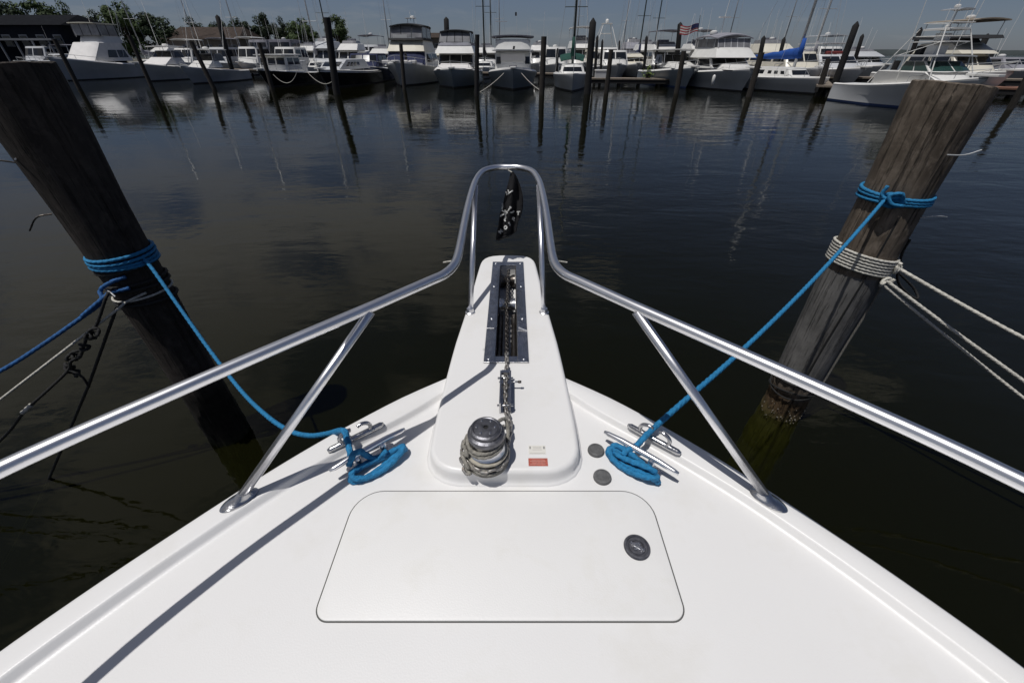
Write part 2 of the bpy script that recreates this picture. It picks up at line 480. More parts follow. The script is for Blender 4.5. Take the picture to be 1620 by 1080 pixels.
tag(bed, kind='structure')

# far low shore along the horizon
rings = []
for i in range(121):
    x = -1400 + i * 24
    yy = 900 + 60 * mnoise.noise(Vector((i * 0.13, 0, 0)))
    h = 3 + 5.5 * max(0, 0.4 + mnoise.noise(Vector((i * 0.31, 5, 0)))) + 2 * mnoise.noise(Vector((i * 0.9, 9, 0)))
    rings.append([Vector((x, yy, -1)), Vector((x, yy + 2, 1.2)), Vector((x, yy + 20, 2 + h)), Vector((x, yy + 120, 2 + h)), Vector((x, yy + 130, -1))])
o = MB().loft(rings).build('far_shore', M['farshore'], smooth=True)
tag(o, 'low wooded far shore on the horizon', kind='structure')
# near land behind the marina on the left
o = MB().prism([(-230, 95), (-60, 78), (-30, 84), (10, 96), (16, 150), (-230, 220)], -1.0, 0.9, 0.15, 2).build('shore_ground', M['shore'])
tag(o, 'bank of land behind the moored boats on the left', kind='structure')

# ------------------------------------------------------------------ own boat (foreground)
CX = -0.022
boat = empty('motor_yacht', (0, 0, 0), 0, 'white fibreglass bow deck with stainless bow rail filling the foreground', 'boat')
XO = [(-1.8, 1.62), (-1.0, 1.50), (-0.5, 1.375), (0.0, 1.19), (0.3, 1.022), (0.45, 0.915), (0.635, 0.768), (0.738, 0.682), (0.85, 0.578), (0.95, 0.474), (1.068, 0.342), (1.137, 0.236), (1.2, 0.155), (1.25, 0.085), (1.28, 0.0)]
XI = [(-1.8, 1.53), (-1.0, 1.41), (-0.5, 1.285), (0.0, 1.10), (0.265, 0.955), (0.45, 0.822), (0.58, 0.716), (0.655, 0.652), (0.77, 0.535), (0.89, 0.405), (0.98, 0.295), (1.03, 0.25), (1.08, 0.21), (1.15, 0.13), (1.28, 0.0)]
def smooth_tab(tab, x):
    a = 0
    for k in (-0.05, -0.025, 0, 0.025, 0.05): a += lerp_tab(tab, x + k)
    return a / 5
ZD, ZG = 1.40, 1.423
st = [-1.8 + 0.1 * i for i in range(18)] + [0.0 + 0.04 * i for i in range(32)] + [1.26]
rings_d, rings_h = [], []
for y in st:
    xo = max(0.012, smooth_tab(XO, y)); xi = min(max(0.004, smooth_tab(XI, y)), xo - 0.008)
    half = [(xi * k, ZD) for k in (0.25, 0.5, 0.75, 0.9)] + [(max(xi - 0.024, xi * 0.93), ZD)]
    wv = min(0.008, (xo - xi) * 0.3)
    half += [(xi - wv * 0.9, ZD + 0.0015), (xi - wv * 0.4, ZD + 0.006), (xi + wv * 0.4, ZG - 0.006), (xi + wv * 0.9, ZG - 0.0015), (xi + wv * 1.5, ZG), ((xi + xo) / 2, ZG),
             (xo - 0.018 * min(1, xo * 10), ZG), (xo - 0.008 * min(1, xo * 10), ZG - 0.004), (xo - 0.002, ZG - 0.011), (xo, ZG - 0.022)]
    rings_d.append([Vector((CX - x, y, z)) for x, z in reversed(half)] + [Vector((CX, y, ZD))] + [Vector((CX + x, y, z)) for x, z in half])
    fl = []
    for x, z in ((1.0, ZG - 0.022), (1.02, 1.36), (1.02, 1.33), (0.985, 1.30), (0.90, 1.0), (0.76, 0.6), (0.62, 0.2), (0.52, -0.1), (0.38, -0.4)):
        yb = y - max(0, (y + 0.2)) * 0.5 * max(0, (1.3 - z) / 1.7)
        fl.append((xo * x, yb, z))
    rings_h.append([Vector((CX - x, yb, z)) for x, yb, z in reversed(fl)] + [Vector((CX + x, yb, z)) for x, yb, z in fl])
MB().loft(rings_d).build('deck', M['gel'], boat, smooth=True)
hb = MB()
n_ = len(rings_h[0]) // 2
hb.loft([r_[:n_] for r_ in rings_h]); hb.loft([r_[n_:] for r_ in rings_h])
hb.add(rings_h[-1], [tuple(range(len(rings_h[-1])))])
hb.build('hull', M['gelhull'], boat, auto=40)

# anchor pulpit, a raised plank with the roller slot cut through it
PW = [(0.687, 0.0), (0.687, 0.125), (0.692, 0.150), (0.703, 0.174), (0.722, 0.197), (0.750, 0.213), (0.782, 0.2215), (0.85, 0.2235), (0.916, 0.223), (1.0, 0.2205), (1.13, 0.2165), (1.194, 0.214), (1.25, 0.2115), (1.336, 0.207), (1.5, 0.194), (1.70, 0.178), (1.9, 0.167), (2.05, 0.158), (2.0965, 0.154), (2.13, 0.148), (2.158, 0.136), (2.18, 0.117), (2.195, 0.09), (2.203, 0.05), (2.205, 0.0)]
PW = [(0.85 - (0.85 - y) * 0.86 if y < 0.85 else y, w_) for y, w_ in PW]
SL0, SL1, SLW = 1.225, 2.054, 0.0465
ZP, ZPB = 1.45, 1.385
yl = sorted({p[0] for p in PW[1:-1]} | {SL0, SL1} | {0.72 + 0.05 * i for i in range(30)})
def pw(y): return lerp_tab(PW[1:], y) if y > 0.71 else 0.125
import bmesh
outl = [(w_, y) for y, w_ in PW if w_ > 0]
outl = [(x, y) for x, y in outl] + [(0.0, 2.2055)]
outl = [(0.06, PW[0][0])] + outl
ring_o = outl + [(-x, y) for x, y in reversed(outl[:-1])]
ring_o = [Vector((x, y)) for x, y in ring_o]
nr_ = len(ring_o)
def onorm(i):
    e1 = (ring_o[i] - ring_o[i - 1]).normalized(); e2 = (ring_o[(i + 1) % nr_] - ring_o[i]).normalized()
    return (Vector((e1.y, -e1.x)) + Vector((e2.y, -e2.x))).normalized()
ON = [onorm(i) for i in range(nr_)]
bev = 0.015
bmp = bmesh.new(); RV = []
prof = [(-bev * (1 - math.sin(R(90 * k / 5))), ZP - bev * (1 - math.cos(R(90 * k / 5)))) for k in range(6)]
for lev in range(len(prof) + 5):
    rowv = []
    for i in range(nr_):
        p, n_v = ring_o[i], ON[i]
        fl_ = max(0.0, min(1.0, (1.22 - p.y) / 0.1))
        if lev < 6: o_, z_ = prof[lev]
        else:
            q = lev - 6
            o_ = (0.001, 0.0035 * fl_, 0.008 * fl_, 0.014 * fl_, 0.015 * fl_)[q]
            z_ = (ZD + 0.018, ZD + 0.008, ZD + 0.003, ZD + 0.0006, ZD - 0.015)[q]
        rowv.append(bmp.verts.new((CX + p.x + n_v.x * o_, p.y + n_v.y * o_, z_)))
    RV.append(rowv)
for a, b in zip(RV, RV[1:]):
    for i in range(nr_):
        f_ = bmp.faces.new((a[i], a[(i + 1) % nr_], b[(i + 1) % nr_], b[i])); f_.smooth = True
bmp.faces.new(RV[-1])
hole = [bmp.verts.new((CX + x, y, ZP)) for x, y in ((-SLW, SL0), (SLW, SL0), (SLW, SL1), (-SLW, SL1))]
lowh = [bmp.verts.new((v.co.x, v.co.y, ZD - 0.015 + 0.001)) for v in hole]
for i in range(4): bmp.faces.new((hole[i], hole[(i + 1) % 4], lowh[(i + 1) % 4], lowh[i]))
ed = [bmp.edges.get((RV[0][i], RV[0][(i + 1) % nr_])) for i in range(nr_)] + [bmp.edges.get((hole[i], hole[(i + 1) % 4])) for i in range(4)]
bmesh.ops.triangle_fill(bmp, use_beauty=True, use_dissolve=False, edges=ed)
bmesh.ops.recalc_face_normals(bmp, faces=bmp.faces)
me = bpy.data.meshes.new('anchor_pulpit'); bmp.to_mesh(me); bmp.free(); me.materials.append(M['gel'])
pul = bpy.data.objects.new('anchor_pulpit', me); COL.objects.link(pul); pul.parent = boat

# stainless slot frame, channel, rollers
fr = empty('roller_frame', (0, 0, 0)); fr.parent = boat
FW = 0.0855
for s, ya, yb in ((-1, 1.425, 2.096), (-1, 1.194, 1.42), (1, 1.405, 2.096), (1, 1.194, 1.40)):
    x0, x1 = SLW - 0.003, FW
    MB().prism([(CX + s * x0, ya), (CX + s * x1, ya), (CX + s * x1, yb), (CX + s * x0, yb)], ZP + 0.0012, ZP + 0.0055 + (0.001 if ya < 1.3 else 0), 0.0015, 2).build('frame_plate', M['steel2'], fr)
MB().prism([(CX - SLW + 0.003, 2.05), (CX + SLW - 0.003, 2.05), (CX + SLW - 0.003, 2.096), (CX - SLW + 0.003, 2.096)], ZP + 0.0012, ZP + 0.005, 0.0015, 2).build('frame_plate', M['steel2'], fr)
MB().prism([(CX - SLW + 0.003, 1.194), (CX + SLW - 0.003, 1.194), (CX + SLW - 0.003, 1.232), (CX - SLW + 0.003, 1.232)], ZP + 0.0012, ZP + 0.005, 0.0015, 2).build('frame_plate', M['steel2'], fr)
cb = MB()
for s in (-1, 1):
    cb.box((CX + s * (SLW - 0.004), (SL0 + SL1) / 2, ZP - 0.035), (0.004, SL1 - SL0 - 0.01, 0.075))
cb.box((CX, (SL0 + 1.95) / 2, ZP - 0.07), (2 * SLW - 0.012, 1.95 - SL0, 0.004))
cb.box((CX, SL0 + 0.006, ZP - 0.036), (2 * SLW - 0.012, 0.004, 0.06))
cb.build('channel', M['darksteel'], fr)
def roller(y, z, r, wdt, m):
    prof = [(r, -wdt / 2), (r * 0.98, -wdt * 0.35), (r * 0.72, -wdt * 0.12), (r * 0.66, 0), (r * 0.72, wdt * 0.12), (r * 0.98, wdt * 0.35), (r, wdt / 2)]
    mb = MB().lathe(prof, (0, 0, 0), 24)
    mb.v = [(CX + p[2], y + p[0], z + p[1]) for p in mb.v]
    return mb.build('roller', m, fr, auto=35)
roller(1.66, ZP - 0.020, 0.034, 0.074, M['steel2'])
roller(1.93, ZP - 0.030, 0.034, 0.074, M['darksteel'])
sk = MB().prism([(CX - 0.009, 1.27), (CX + 0.009, 1.27), (CX + 0.007, 2.0), (CX - 0.007, 2.0)], ZP - 0.052, ZP - 0.030, 0.004, 2).build('anchor_shank', M['darksteel'], fr, auto=40)
mb = MB()
for s in (-1, 1): mb.tube([(CX + s * 0.03, SL0 + 0.02, ZP - 0.045), (CX + s * 0.031, 1.6, ZP - 0.045)], 0.013, 10)
mb.build('guide_bar', M['darksteel'], fr, auto=40)
sh0 = None
for s in (-1, 1):
    for y in (1.212, 1.5, 1.8, 2.07):
        pos = (CX + s * 0.067, y, ZP + 0.0055)
        if sh0 is None:
            sh0 = MB().lathe([(0.006, 0), (0.006, 0.001), (0.003, 0.003)], (0, 0, 0), 10).build('screw_head', M['steel'], fr, smooth=True); sh0.location = pos
        else: linked(sh0, 'screw_head', fr, pos)
MB().tube([(CX + 0.05, 1.425, ZP + 0.008), (CX + 0.083, 1.402, ZP + 0.008)], 0.003, 8).build('retaining_pin', M['steel'], fr)

# chain: every link an object of its own
chain = empty('anchor_chain', (0, 0, 0), 0, 'galvanised anchor chain running from the capstan through the stopper into the pulpit slot', 'chain')
LK_L, LK_W, LK_R = 0.030, 0.0195, 0.0043
lp = []
for i in range(14):
    a = 2 * math.pi * i / 14
    r0 = LK_W / 2 - LK_R; ext = LK_L / 2 - LK_W / 2
    lp.append(Vector((math.cos(a) * r0, math.sin(a) * r0 + (ext if math.sin(a) > 0 else -ext), 0)))
link0 = MB().tube(lp, LK_R, 6, closed=True).build('chain_link', M['iron'], chain, smooth=True)
link_dark = link0.copy(); link_dark.data = link0.data.copy(); link_dark.data.materials[0] = M['darksteel']  # slot links: dirt and the slot's shade both put into the darker colour
COL.objects.link(link_dark); link_dark['label'] = 'dirty link lying in the pulpit slot, darkened in colour for its shade'
first = [True]; first_d = [True]
def chain_along(path, roll0=0.0):
    P = path; L = [0]
    for a, b in zip(P, P[1:]): L.append(L[-1] + (b - a).length)
    pitch = LK_L - 2.2 * LK_R; k = 0; d = pitch / 2
    while d < L[-1]:
        i = max(j for j in range(len(L)) if L[j] <= d)
        i = min(i, len(P) - 2)
        t = (d - L[i]) / max(1e-9, L[i + 1] - L[i]); pos = P[i].lerp(P[i + 1], t)
        ty = (P[i + 1] - P[i]).normalized()
        up = Vector((0, 0, 1)) if abs(ty.z) < 0.95 else Vector((1, 0, 0))
        tx = ty.cross(up).normalized(); tz = tx.cross(ty)
        rot = Matrix((tx, ty, tz)).transposed().to_4x4() @ Matrix.Rotation(roll0 + (k % 2) * math.pi / 2 + rnd.uniform(-.25, .25), 4, 'Y')
        m4 = Matrix.Translation(pos) @ rot
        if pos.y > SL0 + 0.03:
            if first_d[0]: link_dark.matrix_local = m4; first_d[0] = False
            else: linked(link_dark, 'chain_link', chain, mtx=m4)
        elif first[0]: link0.matrix_local = m4; first[0] = False
        else: linked(link0, 'chain_link', chain, mtx=m4)
        d += pitch; k += 1
WC = Vector((-0.070, 0.748, ZP)); KS = 0.88
main = smooth_path([(CX + 0.004, 2.02, ZP - 0.01), (CX + 0.004, 1.93, ZP + 0.012), (CX + 0.002, 1.8, ZP + 0.006), (CX, 1.66, ZP + 0.012), (CX - 0.002, 1.5, ZP - 0.02), (CX, 1.34, ZP - 0.012), (CX + 0.002, 1.225, ZP + 0.013), (CX + 0.003, 1.17, ZP + 0.012), (CX, 1.10, ZP + 0.020), (CX, 1.0, ZP + 0.022), (CX + 0.004, 0.93, ZP + 0.016), (CX + 0.016, 0.875, ZP + 0.018), (WC.x + 0.064 * KS, WC.y + 0.03, ZP + 0.030)], 8)
chain_along(main, 0.5)
gyp = [WC + Vector((0.064 * math.cos(a), 0.064 * math.sin(a), 0.032)) * KS for a in [R(20 - 12 * i) for i in range(24)]]
chain_along(gyp, 0.8)
left_heap = smooth_path([WC + Vector(p) * KS for p in ((-0.060, 0.03, 0.03), (-0.078, 0.02, 0.055), (-0.073, -0.01, 0.03), (-0.082, 0.0, 0.015), (-0.072, -0.035, 0.022), (-0.064, -0.05, 0.012), (-0.048, -0.06, 0.008))], 8)
chain_along(left_heap, 0.3)
right_heap = smooth_path([WC + Vector(p) * KS for p in ((0.040, 0.09, 0.05), (0.062, 0.105, 0.045), (0.070, 0.085, 0.03), (0.058, 0.06, 0.03), (0.064, 0.03, 0.02), (0.070, 0.0, 0.010))], 8)
chain_along(right_heap, 0.2)

stp = empty('chain_stopper', (0, 0, 0)); stp.parent = boat
for s in (-1, 1):
    MB().box((CX + s * 0.0165, 1.015, ZP + 0.024), (0.005, 0.165, 0.044)).build('side_plate', M['steel2'], stp)
MB().box((CX, 1.015, ZP + 0.003), (0.028, 0.165, 0.004)).build('base_plate', M['steel2'], stp)
MB().box((CX, 1.093, ZP + 0.040), (0.0275, 0.014, 0.012)).build('bridge', M['steel2'], stp)
MB().tube([(CX - 0.028, 1.085, ZP + 0.02), (CX + 0.026, 1.085, ZP + 0.02)], 0.0045, 8).build('cross_pin', M['steel2'], stp, smooth=True)
MB().tube([(CX - 0.026, 0.945, ZP + 0.025), (CX + 0.026, 0.945, ZP + 0.025)], 0.004, 8).build('cross_pin', M['steel2'], stp, smooth=True)
hp = MB().tube([(CX + 0.018, 1.05, ZP + 0.034), (CX + 0.046, 1.05, ZP + 0.034)], 0.0032, 8).build('pull_pin', M['steel2'], stp, smooth=True)
MB().tube([(CX + 0.044, 1.05, ZP + 0.034), (CX + 0.054, 1.05, ZP + 0.034)], [0.0055, 0.0045], 10).build('pin_knob', M['darksteel'], hp, smooth=True)

wd = empty('windlass', (0, 0, 0)); wd.parent = boat
MB().lathe([(0.068, 0.001), (0.070, 0.006), (0.068, 0.012), (0.060, 0.015), (0.050, 0.018)], WC, 40).build('base', M['tan'], wd, auto=40)
MB().lathe([(0.050, 0.016), (0.046, 0.022), (0.046, 0.038), (0.055, 0.045), (0.052, 0.047)], WC, 40).build('gypsy', M['iron'], wd, auto=40)
MB().lathe([(0.054, 0.047), (0.066, 0.049), (0.0675, 0.053), (0.066, 0.057), (0.055, 0.059)], WC, 40).build('lower_flange', mat('tan_metal_flange', (0.45, 0.42, 0.35), 0.45, 0.5, var=0.3, vscale=60), wd, auto=40)
MB().lathe([(0.058, 0.059), (0.053, 0.066), (0.0495, 0.078), (0.048, 0.092), (0.049, 0.104), (0.053, 0.112), (0.055, 0.118)], WC, 40).build('drum', M['steel'], wd, auto=40)
MB().lathe([(0.055, 0.118), (0.0575, 0.121), (0.058, 0.130), (0.056, 0.136), (0.050, 0.139), (0.0475, 0.140), (0.047, 0.143)], WC, 40).build('upper_flange', M['capsteel'], wd, auto=40)
MB().lathe([(0.0475, 0.143), (0.0485, 0.148), (0.047, 0.153), (0.041, 0.156), (0.0385, 0.1545), (0.037, 0.156), (0.020, 0.1575), (0.010, 0.1575)], WC, 40, cap=False).build('cap', M['capsteel'], wd, auto=40)
MB().lathe([(0.0105, 0.150), (0.0105, 0.157), (0.0085, 0.157), (0.0085, 0.150)], WC, 6, cap=False).build('socket_ring', M['capsteel'], wd)
MB().lathe([(0.0105, 0.1495), (0.0105, 0.1515)], WC, 8).build('socket', M['black'], wd)
bx = MB()
for a in range(6): bx.lathe([(0.004, 0.1565), (0.004, 0.1585), (0.002, 0.159)], WC + Vector((0.028 * math.cos(a * math.pi / 3), 0.028 * math.sin(a * math.pi / 3), 0)), 8)
bx.build('cap_screw', M['steel2'], wd)

rode = empty('anchor_rode', (0, 0, 0), 0, 'grey weathered anchor rope wound round the capstan drum', 'rope')
def rope(path, r, m, name='strand', parent=None, n=12):
    P = path
    q = [P[0]]                                     # even spacing so the lay reads
    for p in P[1:]:
        seg = (p - q[-1]).length
        k = max(1, int(seg / (r * 0.8)))
        a = q[-1]
        for i in range(1, k + 1): q.append(a.lerp(p, i / k))
    return MB().tube(q, r, n, lobes=3, twist=0.62 / r, amp=0.42).build(name, m, parent, smooth=True)
hel = []
for i in range(62):
    a = R(170 + i * 10.0)
    rr = 0.0555 + 0.0035 * math.sin(i * 0.21)
    hel.append(WC + Vector((rr * math.cos(a), rr * math.sin(a), 0.090 + 0.022 * i / 61 + 0.010 * math.sin(a + 0.9))))
tail = smooth_path([hel[-1], WC + Vector((0.045, 0.085, 0.10)), WC + Vector((0.058, 0.10, 0.085)), WC + Vector((0.066, 0.082, 0.06)), WC + Vector((0.066, 0.05, 0.03))], 6)
rope(hel + tail[1:], 0.0058, M['tan'], 'strand', rode)
for k, (r0, z0, ph) in enumerate(((0.066, 0.020, 0.3), (0.064, 0.034, 1.9))):
    rp0 = [WC + Vector(((r0 + 0.003 * math.sin(3 * q + ph)) * math.cos(q), (r0 + 0.003 * math.sin(3 * q + ph)) * math.sin(q), z0 + 0.004 * math.sin(2 * q + ph))) for q in [R(120 + 10 * i) for i in range(27)]]
    rope(rp0, 0.0048, M['tan'], 'strand', rode)
blob = [WC + Vector((0.056 * math.cos(R(170)), 0.056 * math.sin(R(170)), 0.098))]
for p in ((-0.060, 0.018, 0.10), (-0.074, 0.0, 0.075), (-0.066, -0.024, 0.09), (-0.058, -0.036, 0.07), (-0.079, -0.012, 0.052), (-0.066, -0.042, 0.045), (-0.056, -0.052, 0.03), (-0.074, -0.03, 0.022), (-0.05, -0.064, 0.012)):
    blob.append(WC + Vector(p))
rope(smooth_path(blob, 7), 0.0055, M['tan'], 'strand', rode)

for o_ in (wd, rode): o_.location = WC * (1 - KS); o_.scale = (KS, KS, KS)
# deck hatch
hatch = empty('deck_hatch', (0, 0, 0)); hatch.parent = boat
def rrect(x0, x1, y0, y1, rf, rb, n=8):
    pts = []
    for cx, cy, r_, a0 in ((x1 - rf, y1 - rf, rf, 0), (x0 + rf, y1 - rf, rf, 90), (x0 + rb, y0 + rb, rb, 180), (x1 - rb, y0 + rb, rb, 270)):
        for k in range(n + 1):
            a = R(a0 + 90 * k / n); pts.append((cx + r_ * math.cos(a), cy + r_ * math.sin(a)))
    return pts
HX0, HX1, HY0, HY1 = -0.434, 0.382, 0.360, 0.683
MB().prism(rrect(HX0, HX1, HY0, HY1, 0.078, 0.034), ZD - 0.004, ZD + 0.0012).build('groove_shade', M['groove_shade'], hatch)  # dark rim in place of an open groove, its shade put into the colour
MB().prism(rrect(HX0 + 0.0032, HX1 - 0.0032, HY0 + 0.0028, HY1 - 0.0032, 0.075, 0.031), ZD - 0.004, ZD + 0.0042, 0.0022, 3).build('lid', M['lid'], hatch, auto=50)
lat = empty('latch', (0.309, 0.521, ZD + 0.0042)); lat.parent = hatch
MB().lathe([(0.0315, 0), (0.0325, 0.003), (0.030, 0.006), (0.026, 0.0065), (0.0245, 0.004), (0.021, 0.004), (0.0195, 0.0058), (0.016, 0.006), (0.015, 0.003)], (0, 0, 0), 40).build('latch_rim', M['capsteel'], lat, auto=30)
mb = MB()
mb.prism([(0.012 * math.cos(R(45 * i)) * (1.15 if i % 2 else 0.75), 0.012 * math.sin(R(45 * i)) * (1.15 if i % 2 else 0.75)) for i in range(8)], 0.002, 0.0065, 0.001, 2)
mb.box((0, 0, 0.0055), (0.036, 0.007, 0.004), Matrix.Rotation(R(-35), 3, 'Z'))
mb.build('latch_handle', M['steel2'], lat)

# two round deck plates, labels
for i, (x, y, r_) in enumerate(((0.259, 0.822, 0.0255), (0.261, 0.726, 0.0260))):
    p = MB().lathe([(r_, 0), (r_, 0.005), (r_ * 0.93, 0.0085), (r_ * 0.75, 0.0095), (r_ * 0.72, 0.0085), (r_ * 0.1, 0.0090)], (x, y, ZD + 0.0005), 36)
    for k in range(5): p.box((x + (k - 2) * 0.007, y, ZD + 0.0096), (0.003, r_ * 1.2 - abs(k - 2) * 0.006, 0.001))
    p.build('foot_switch', M['grey'], boat, auto=35)
def flat(name, m, x0, x1, y0, y1, z, th, parent, yaw=0.0):
    c = Vector(((x0 + x1) / 2, (y0 + y1) / 2, z + th / 2))
    return MB().box(c, (x1 - x0, y1 - y0, th), Matrix.Rotation(yaw, 3, 'Z')).build(name, m, parent)
lbl = flat('white_decal', M['stickw'], 0.049, 0.099, 0.770, 0.802, ZP + 0.0003, 0.0006, boat)
for xx, ww, yy, hh, mm in ((0.0535, 0.004, 0.7935, 0.009, 'ink'), (0.0945, 0.005, 0.7935, 0.009, 'ink'), (0.074, 0.026, 0.7965, 0.0022, 'inkf'), (0.074, 0.024, 0.7915, 0.0022, 'inkf'), (0.074, 0.028, 0.786, 0.002, 'inkf'), (0.074, 0.045, 0.7735, 0.0022, 'inkf')):
    MB().box((xx, yy, ZP + 0.0012), (ww, hh, 0.0004)).build('print', M[mm], lbl)
lbr = flat('red_decal', M['stickr'], 0.047, 0.102, 0.7285, 0.7555, ZP + 0.0003, 0.0006, boat)
for k in range(4):
    MB().box((0.0735 + 0.002 * (k % 2), 0.7345 + k * 0.005, ZP + 0.0012), (0.044 - 0.006 * (k % 2), 0.0016, 0.0004)).build('print', M['inkp'], lbr)

# bow rail
rail = empty('bow_rail', (0, 0, 0)); rail.parent = boat
ZR = 1.87
right = [(0.0, 2.215, 1.925), (0.045, 2.212, 1.925), (0.085, 2.190, 1.924), (0.120, 2.145, 1.922), (0.137, 2.08, 1.919), (0.150, 1.97, 1.913), (0.156, 1.80, 1.903), (0.156, 1.55, 1.890), (0.152, 1.30, 1.876), (0.152, 1.19, 1.872), (0.160, 1.130, 1.871), (0.180, 1.083, 1.870), (0.214, 1.043, 1.870), (0.275, 0.973, 1.870), (0.345, 0.893, 1.870), (0.48, 0.744, 1.870), (0.622, 0.585, 1.870), (0.79, 0.386, 1.870), (0.95, 0.14, 1.870), (1.10, -0.25, 1.868), (1.20, -0.8, 1.865)]
pts = [(CX - x, y, z) for x, y, z in reversed(right)] + [(CX + x, y, z) for x, y, z in right[1:]]
MB().tube(smooth_path(pts, 6), 0.0138, 16).build('rail_tube', M['steel'], rail, smooth=True)
for s in (-1, 1):
    a = Vector((CX + s * 0.166, 1.560, ZP)); b = Vector((CX + s * 0.146, 1.935, 1.905))
    leg = MB().tube([a + (b - a) * 0.0, b], 0.0125, 14).build('pulpit_leg', M['steel'], rail, smooth=True)
    MB().lathe([(0.0215, 0.0005), (0.0215, 0.004), (0.017, 0.007), (0.0155, 0.016), (0.0145, 0.022)], a, 24).build('leg_socket', M['steel'], leg, auto=40)
    
    a = Vector((CX + s * 0.712, 0.637, ZG)); b = Vector((CX + s * 0.340, 0.888, 1.862))
    sp = MB().tube([a, b], 0.0122, 14).build('stanchion', M['steel'], rail, smooth=True)
    d = (b - a).normalized()
    bp_ = MB(); n2 = 28; vs = []
    ang = math.atan2(-0.69, s * 0.72) if s > 0 else math.atan2(0.69, 0.72)
    for (rx, ry, z) in ((0.046, 0.024, 0.0008), (0.046, 0.024, 0.004), (0.036, 0.019, 0.008), (0.021, 0.017, 0.014), (0.018, 0.016, 0.024)):
        ring = []
        for k in range(n2):
            q = 2 * math.pi * k / n2
            lx, ly = rx * math.cos(q), ry * math.sin(q)
            ring.append(Vector((a.x + lx * math.cos(ang) - ly * math.sin(ang) + d.x / d.z * z, a.y + lx * math.sin(ang) + ly * math.cos(ang) + d.y / d.z * z, a.z + z)))
        vs.append(ring)
    bp_.loft(vs, closed=True, cap1=True).build('base_plate', M['steel2'], sp, auto=40)
    # light wires lashed to the rail
    MB().tube([(CX + s * 0.166, 1.20, 1.862), (CX + s * 0.20, 1.215, 1.85)], 0.0025, 6).build('rail_tie', M['white'], rail)

# cleats and chocks
def cleat(a, b, name):
    a, b = Vector(a), Vector(b); root = empty(name, (0, 0, 0)); root.parent = boat
    d = (b - a).normalized(); L = (b - a).length
    path = [a + d * L * t + Vector((0, 0, -0.004 * (abs(t - .5) > .4))) for t in (0, 0.06, 0.25, 0.5, 0.75, 0.94, 1)]
    MB().tube(path, [0.005, 0.0075, 0.0085, 0.0095, 0.0085, 0.0075, 0.005], 12).build('cleat_horn', M['steel'], root, smooth=True)
    for t in (0.33, 0.67):
        c = a + d * L * t
        MB().tube([(c.x, c.y, ZD + 0.002), (c.x, c.y, c.z)], [0.013, 0.009], 12).build('cleat_leg', M['steel'], root, smooth=True)
    c = (a + b) / 2
    nrm = Vector((-d.y, d.x, 0))
    MB().prism([tuple((c + d * x * L * 0.32 + nrm * y * 0.02).xy) for x, y in ((-1, -.6), (-.9, -1), (.9, -1), (1, -.6), (1, .6), (.9, 1), (-.9, 1), (-1, .6))], ZD + 0.0005, ZD + 0.006, 0.002, 2).build('cleat_base', M['steel2'], root)
    return root
cleat((-0.512, 0.714, 1.452), (-0.334, 0.869, 1.452), 'cleat')
cleat((0.286, 0.858, 1.452), (0.464, 0.704, 1.452), 'cleat')
def chock(a, b, out):
    a, b = Vector(a), Vector(b); root = empty('chock', (0, 0, 0)); root.parent = boat
    d = (b - a).normalized(); L = (b - a).length
    MB().tube([a + Vector((0, 0, 0.007)), a + d * 0.01 + Vector((0, 0, 0.008)), b - d * 0.01 + Vector((0, 0, 0.008)), b + Vector((0, 0, 0.007))], [0.006, 0.0095, 0.0095, 0.006], 10).build('chock_base', M['steel2'], root, smooth=True)
    for t, sg in ((0.26, 1), (0.74, -1)):
        c = a + d * L * t
        pth = [c + Vector((0, 0, 0.01)), c + Vector((0, 0, 0.028)) - d * sg * 0.006, c + Vector((0, 0, 0.042)) + d * sg * 0.002, c + Vector((0, 0, 0.049)) + d * sg * 0.018, c + Vector((0, 0, 0.046)) + d * sg * 0.032]
        MB().tube(smooth_path(pth, 5), 0.0062, 10).build('chock_horn', M['steel2'], root, smooth=True)
chock((-0.552, 0.797, ZG), (-0.414, 0.908, ZG), -1)
chock((0.372, 0.902, ZG), (0.502, 0.787, ZG), 1)

